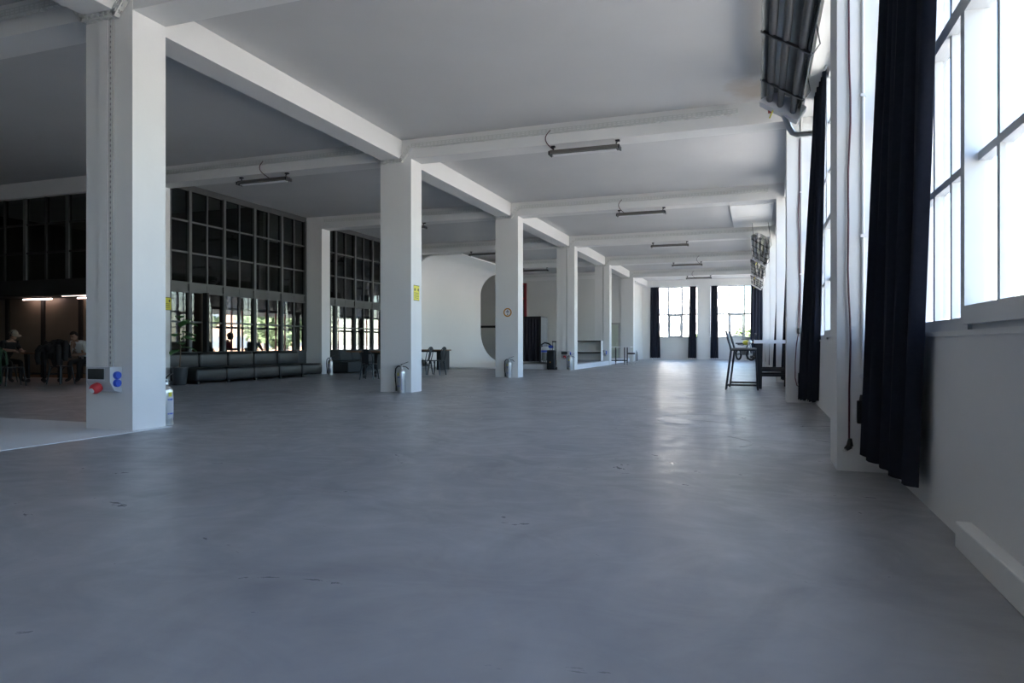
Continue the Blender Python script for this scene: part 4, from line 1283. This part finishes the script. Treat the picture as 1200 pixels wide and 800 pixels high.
MB().box(-.72, 1.0, .18, .20, 0, .96).build('back_panel', M_BACK, t)
for x in (-.72, .98): MB().box(x, x + .02, -.2, .2, 0, .96).build('side_panel', M_CYC, t)
for z in (.0, .37, .92): MB().box(-.70, .98, -.2, .18, z, z + .045).build('shelf_board', M_DKMETAL if z else M_GREYBOARD, t)
t = thing('wheeled_table', 'small white-topped table on black castor legs by the last columns', 'table', (-6.42, 34.0, 0))
MB().box(-.56, .56, -.3, .3, .85, .885).build('tabletop', M_SIGNWHITE, t)
for x in (-.50, -.26, .18, .40):
    y = -.24 if x in (-.50, .40) else .24
    l = MB().box(x - .028, x + .028, y - .02, y + .02, .10, .85).build('leg', M_BLACKPL, t)
    MB().lathe([(.05, -.015), (.05, .015)], 14, M=Matrix.Translation((x, y, .05)) @ Matrix.Rotation(PI / 2, 4, 'Y')).build('castor', M_LAMPGLASS, l, True)
MB().box(-.50, .40, -.25, -.22, .18, .23).box(-.26, .18, .22, .25, .18, .23).build('lower_rail', M_BLACKPL, t)
t = thing('round_stool', 'small round black stool on a chrome star foot beside the wheeled table', 'stool', (-6.0, 34.75, 0))
MB().lathe([(.18, .50), (.20, .52), (.20, .56), (.17, .58)], 20).build('seat', M_BLACKPL, t, True)
MB().tube([(0, 0, .10), (0, 0, .50)], .025, 10).build('post', M_METAL, t, True)
for i in range(5):
    a = i * 2 * PI / 5
    MB().tube([(0, 0, .12), (.22 * math.cos(a), .22 * math.sin(a), .07)], .015, 6).ell((.22 * math.cos(a), .22 * math.sin(a), .03), (.03, .03, .03), 8, 6).build('foot', M_METAL, t, True)

# ================================================================== MOTORCYCLE
t = thing('motorcycle', 'small black motorcycle with a yellow tank parked at the far window', 'motorcycle', (-.78, 45.0, 0), rz=-1.05)
t.scale = (1.2, 1.2, 1.2)
def wheel(x, y, r, nm, rot=0):
    M = Matrix.Translation((x, y, r)) @ Matrix.Rotation(rot, 4, 'Z') @ Matrix.Rotation(PI / 2, 4, 'X')
    pr = []
    for i in range(9):
        a = 2 * PI * i / 8
        pr.append((r - .05 + .05 * math.cos(a), .05 * math.sin(a)))
    b = MB()
    n = 28; vs, fs = [], []
    for j in range(n):
        th = 2 * PI * j / n
        for (rr_, z) in pr[:-1]: vs.append(M @ Vector((rr_ * math.cos(th), rr_ * math.sin(th), z)))
    for j in range(n):
        k = (j + 1) % n
        for q in range(8): fs.append((j * 8 + q, j * 8 + (q + 1) % 8, k * 8 + (q + 1) % 8, k * 8 + q))
    b.add(vs, fs)
    w = b.build(nm, M_RUBBER, t, True)
    s = MB().lathe([(.05, -.04), (.05, .04)], 12, M=M)
    for j in range(10):
        th = 2 * PI * j / 10
        s.tube([M @ Vector((.04 * math.cos(th), .04 * math.sin(th), 0)), M @ Vector(((r - .08) * math.cos(th + .2), (r - .08) * math.sin(th + .2), 0))], .006, 5)
    s.build('spokes', M_METAL, w, True)
wheel(.65, 0, .31, 'front_wheel', .35); wheel(-.62, 0, .31, 'rear_wheel')
MB().tube([(-.62, .07, .31), (-.1, .1, .38), (.1, .08, .45), (.42, .03, .85)], .022, 8).tube([(-.62, -.07, .31), (-.1, -.1, .38), (.1, -.08, .45), (.42, -.03, .85)], .022, 8).tube([(.42, 0, .86), (-.2, 0, .80), (-.7, 0, .82)], .022, 8).build('frame', M_DKMETAL, t, True)
MB().tube([(.65, .07, .31), (.45, .06, .95)], .022, 8).tube([(.65, -.07, .31), (.45, -.06, .95)], .022, 8).build('front_fork', M_METAL, t, True)
MB().ell((.18, 0, .92), (.27, .15, .13), 18, 10).build('fuel_tank', M_YELLOW, t, True)
MB().rbox(-.75, -.05, -.13, .13, .84, .92, .04, 3).build('seat', M_BLACKPL, t, True)
MB().rbox(-.15, .22, -.16, .16, .30, .66, .05, 3).build('engine', M_LAMPGREY, t, True)
MB().tube([(.2, .17, .45), (.1, .19, .28), (-.5, .2, .30), (-.85, .2, .40)], [.02, .03, .045, .045], 10).build('exhaust', M_METAL, t, True)
MB().tube([(.36, .38, 1.08), (.42, .2, 1.10), (.44, 0, 1.02), (.42, -.2, 1.10), (.36, -.38, 1.08)], .014, 8).build('handlebar', M_DKMETAL, t, True)
for s in (-1, 1):
    MB().tube([(.38, s * .3, 1.09), (.42, s * .36, 1.32)], .007, 6).ell((.42, s * .37, 1.36), (.02, .07, .045), 10, 8).build('mirror', M_BLACKPL, t, True)
    MB().ell((.55, s * .17, .93), (.04, .03, .03), 10, 8).build('blinker', M_ORANGE, t, True)
MB().ell((.56, 0, .95), (.09, .10, .10), 14, 10).build('headlight', M_METAL, t, True)
MB().sheet(lambda u, v: (.65 + .35 * math.cos(lerp(.3, 2.6, u)), (v - .5) * .14, .31 + .35 * math.sin(lerp(.3, 2.6, u))), 12, 2, .008).build('front_fender', M_BLACKPL, t, True)
MB().tube([(-.1, .12, .3), (-.2, .28, .0)], .012, 6).build('kickstand', M_DKMETAL, t)

# ================================================================== FLOOR MARKS
for (xa, ya, xb, yb, mt, lb) in ((-16.4, 11.0, -14.6, 11.25, M_YELLOW, 'faded yellow tape line on the floor of the seating area'), (-9.9, 11.95, -9.2, 12.1, M_RED, 'short faded red tape strip on the concrete floor')):
    d = Vector((xb - xa, yb - ya, 0)); a = math.atan2(d.y, d.x)
    o = MB().box(0, d.length, -.022, .022, 0.0005, .0015).build('floor_tape', mat('worn_' + mt.name, [c * .5 + .08 for c in (0.4, 0.36, 0.1)] if mt is M_YELLOW else (.30, .20, .20), .8, noise=.3), None)
    o.location = (xa, ya, 0); o.rotation_euler = (0, 0, a)
    tag(o, lb, 'tape')

M_SCUFF = mat('scuffed_concrete', (0.52, 0.52, 0.50), 0.6, noise=.15)
FLOOR = bpy.data.objects['floor']
rs = random.Random(11)
def scuff(cx, cy, r, a0, a1, w=.006):
    def fn(u, v):
        a = lerp(a0, a1, u); rr_ = r * (1 + .08 * math.sin(5 * u)) + (v - .5) * w
        return (cx + rr_ * math.cos(a), cy + rr_ * math.sin(a) * 1.3, .0012)
    MB().sheet(fn, 24, 1, .001).build('scuff_mark', M_SCUFF, FLOOR)
for (cx, cy, r, a0, a1) in ((-.9, 9.2, .8, .2, 1.9), (-1.0, 8.6, .7, .0, 1.4), (-.75, 9.5, .5, 2.6, 4.6), (-.6, 7.4, .5, -.5, .9), (-2.3, 13.4, 1.3, -.4, .8), (-2.1, 14.6, 1.0, -.9, .5), (-1.6, 9.0, .9, -.6, .3), (-4.8, 7.2, 1.6, .6, 1.1), (-5.4, 8.9, 1.2, 1.0, 1.5)):
    scuff(cx, cy, r, a0, a1)

# ================================================================== EXTERIOR THINGS
def building(x, y, w, d, h, mt, label, rz=0, roof=False, nx=6, nz=5, wall_name='apartment_building', grp=None):
    t = thing(wall_name, label, 'building', (x, y, -.3), rz, grp)
    MB().box(-w / 2, w / 2, 0, d, 0, h).build('walls', mt, t)
    if roof:
        MB().add([(-w / 2 - .5, -.5, h), (w / 2 + .5, -.5, h), (w / 2 + .5, d + .5, h), (-w / 2 - .5, d + .5, h), (-w / 2 + 1, d / 2, h + d * .28), (w / 2 - 1, d / 2, h + d * .28)],
                 [(0, 3, 2, 1), (0, 1, 5, 4), (2, 3, 4, 5), (1, 2, 5), (3, 0, 4)]).build('roof', M_ROOFTILE, t)
    else:
        MB().box(-w / 2 - .2, w / 2 + .2, -.2, d + .2, h, h + .6).box(-w * .1, w * .15, d * .3, d * .7, h + .6, h + 3).build('roof', mt, t)
    ww, wh = w / nx * .45, h / nz * .5
    src = None
    for i in range(nx):
        for j in range(nz):
            if src is None: src = MB().box(-ww / 2, ww / 2, -.04, .06, 0, wh).build('window', M_FARWIN, t); q = src
            else: q = inst(src, 'window', t, (0, 0, 0))
            q.location = (-w / 2 + (i + .5) * w / nx, 0, (j + .3) * h / nz)
    return t
building(-52, 165, 16, 14, 38, M_FACADE_W, 'tall pale tower block seen through the left far window', nx=6, nz=12)
building(-28, 190, 15, 14, 46, M_FACADE_W, 'tallest pale tower block beyond the far windows', nx=5, nz=14)
building(-14, 150, 20, 12, 13, M_FACADE_W, 'low wide apartment block beyond the far windows', nx=8, nz=4)
building(10, 170, 22, 12, 11, M_FACADE_W, 'low pale block behind the trees at the right far window', nx=8, nz=3)
building(-62, 62, 22, 10, 8.5, M_FACADE_T, 'terracotta house with a tiled roof beyond the rear room', rz=.6, roof=True, nx=7, nz=3)
building(-82, 92, 26, 10, 9.5, M_FACADE_T, 'long terracotta house with a tiled roof further beyond the rear room', rz=.6, roof=True, nx=8, nz=3)
building(-70, 40, 14, 10, 7.5, M_FACADE_W, 'pale house with a tiled roof near the rear room', rz=.8, roof=True, nx=4, nz=2)
building(150, 120, 40, 14, 8, M_FACADE_W, 'distant low building beyond the side windows', rz=-1.2, roof=True, nx=10, nz=2)
def tree(x, y, h, r, label, seed, grp='trees outside the building'):
    rr = random.Random(seed)
    t = thing('tree', label, 'tree', (x, y, -.3), group=grp)
    MB().tube([(0, 0, 0), (.1, 0, h * .3), (0, .1, h * .6)], [.22, .17, .08], 8).build('trunk', M_BARK, t, True)
    b = MB()
    for i in range(900):
        a, c = rr.uniform(0, 2 * PI), rr.uniform(-1, 1)
        rad = r * rr.uniform(.55, 1.0) * (1 + .25 * math.sin(3 * a + 4 * c))
        p = Vector((rad * math.sqrt(1 - c * c) * math.cos(a), rad * math.sqrt(1 - c * c) * math.sin(a), h * .62 + rad * c * h * .38 / r))
        s = rr.uniform(.14, .3)
        q = Matrix.Translation(p) @ Matrix.Rotation(rr.uniform(0, 6), 4, (rr.random(), rr.random(), rr.random() + .01))
        b.add([q @ Vector(v) for v in ((-s, -s * .6, 0), (s, -s * .6, .05), (s, s * .6, 0), (-s, s * .6, .05))], [(0, 1, 2, 3)])
    f = b.build('foliage', M_TREELEAF, t)
    f['kind'] = 'stuff'
for i, (x, y, h, r) in enumerate(((-13, 86, 3.0, 1.5), (-6.5, 90, 2.6, 1.4), (-1.5, 84, 3.0, 1.5), (4.5, 92, 3.6, 1.8))):
    tree(x, y, h, r, 'leafy young tree outside the far windows', 30 + i, 'young trees outside the far windows')
for i, (x, y, h, r) in enumerate(((-34, 33, 5.0, 2.2), (-40, 39, 6.0, 2.6), (-44, 54, 5.5, 2.6), (-36, 46, 4.5, 2.2), (-48, 66, 6, 2.8))):
    tree(x, y, h, r, 'round green tree outside the rear room windows', 50 + i, 'trees outside the rear room')
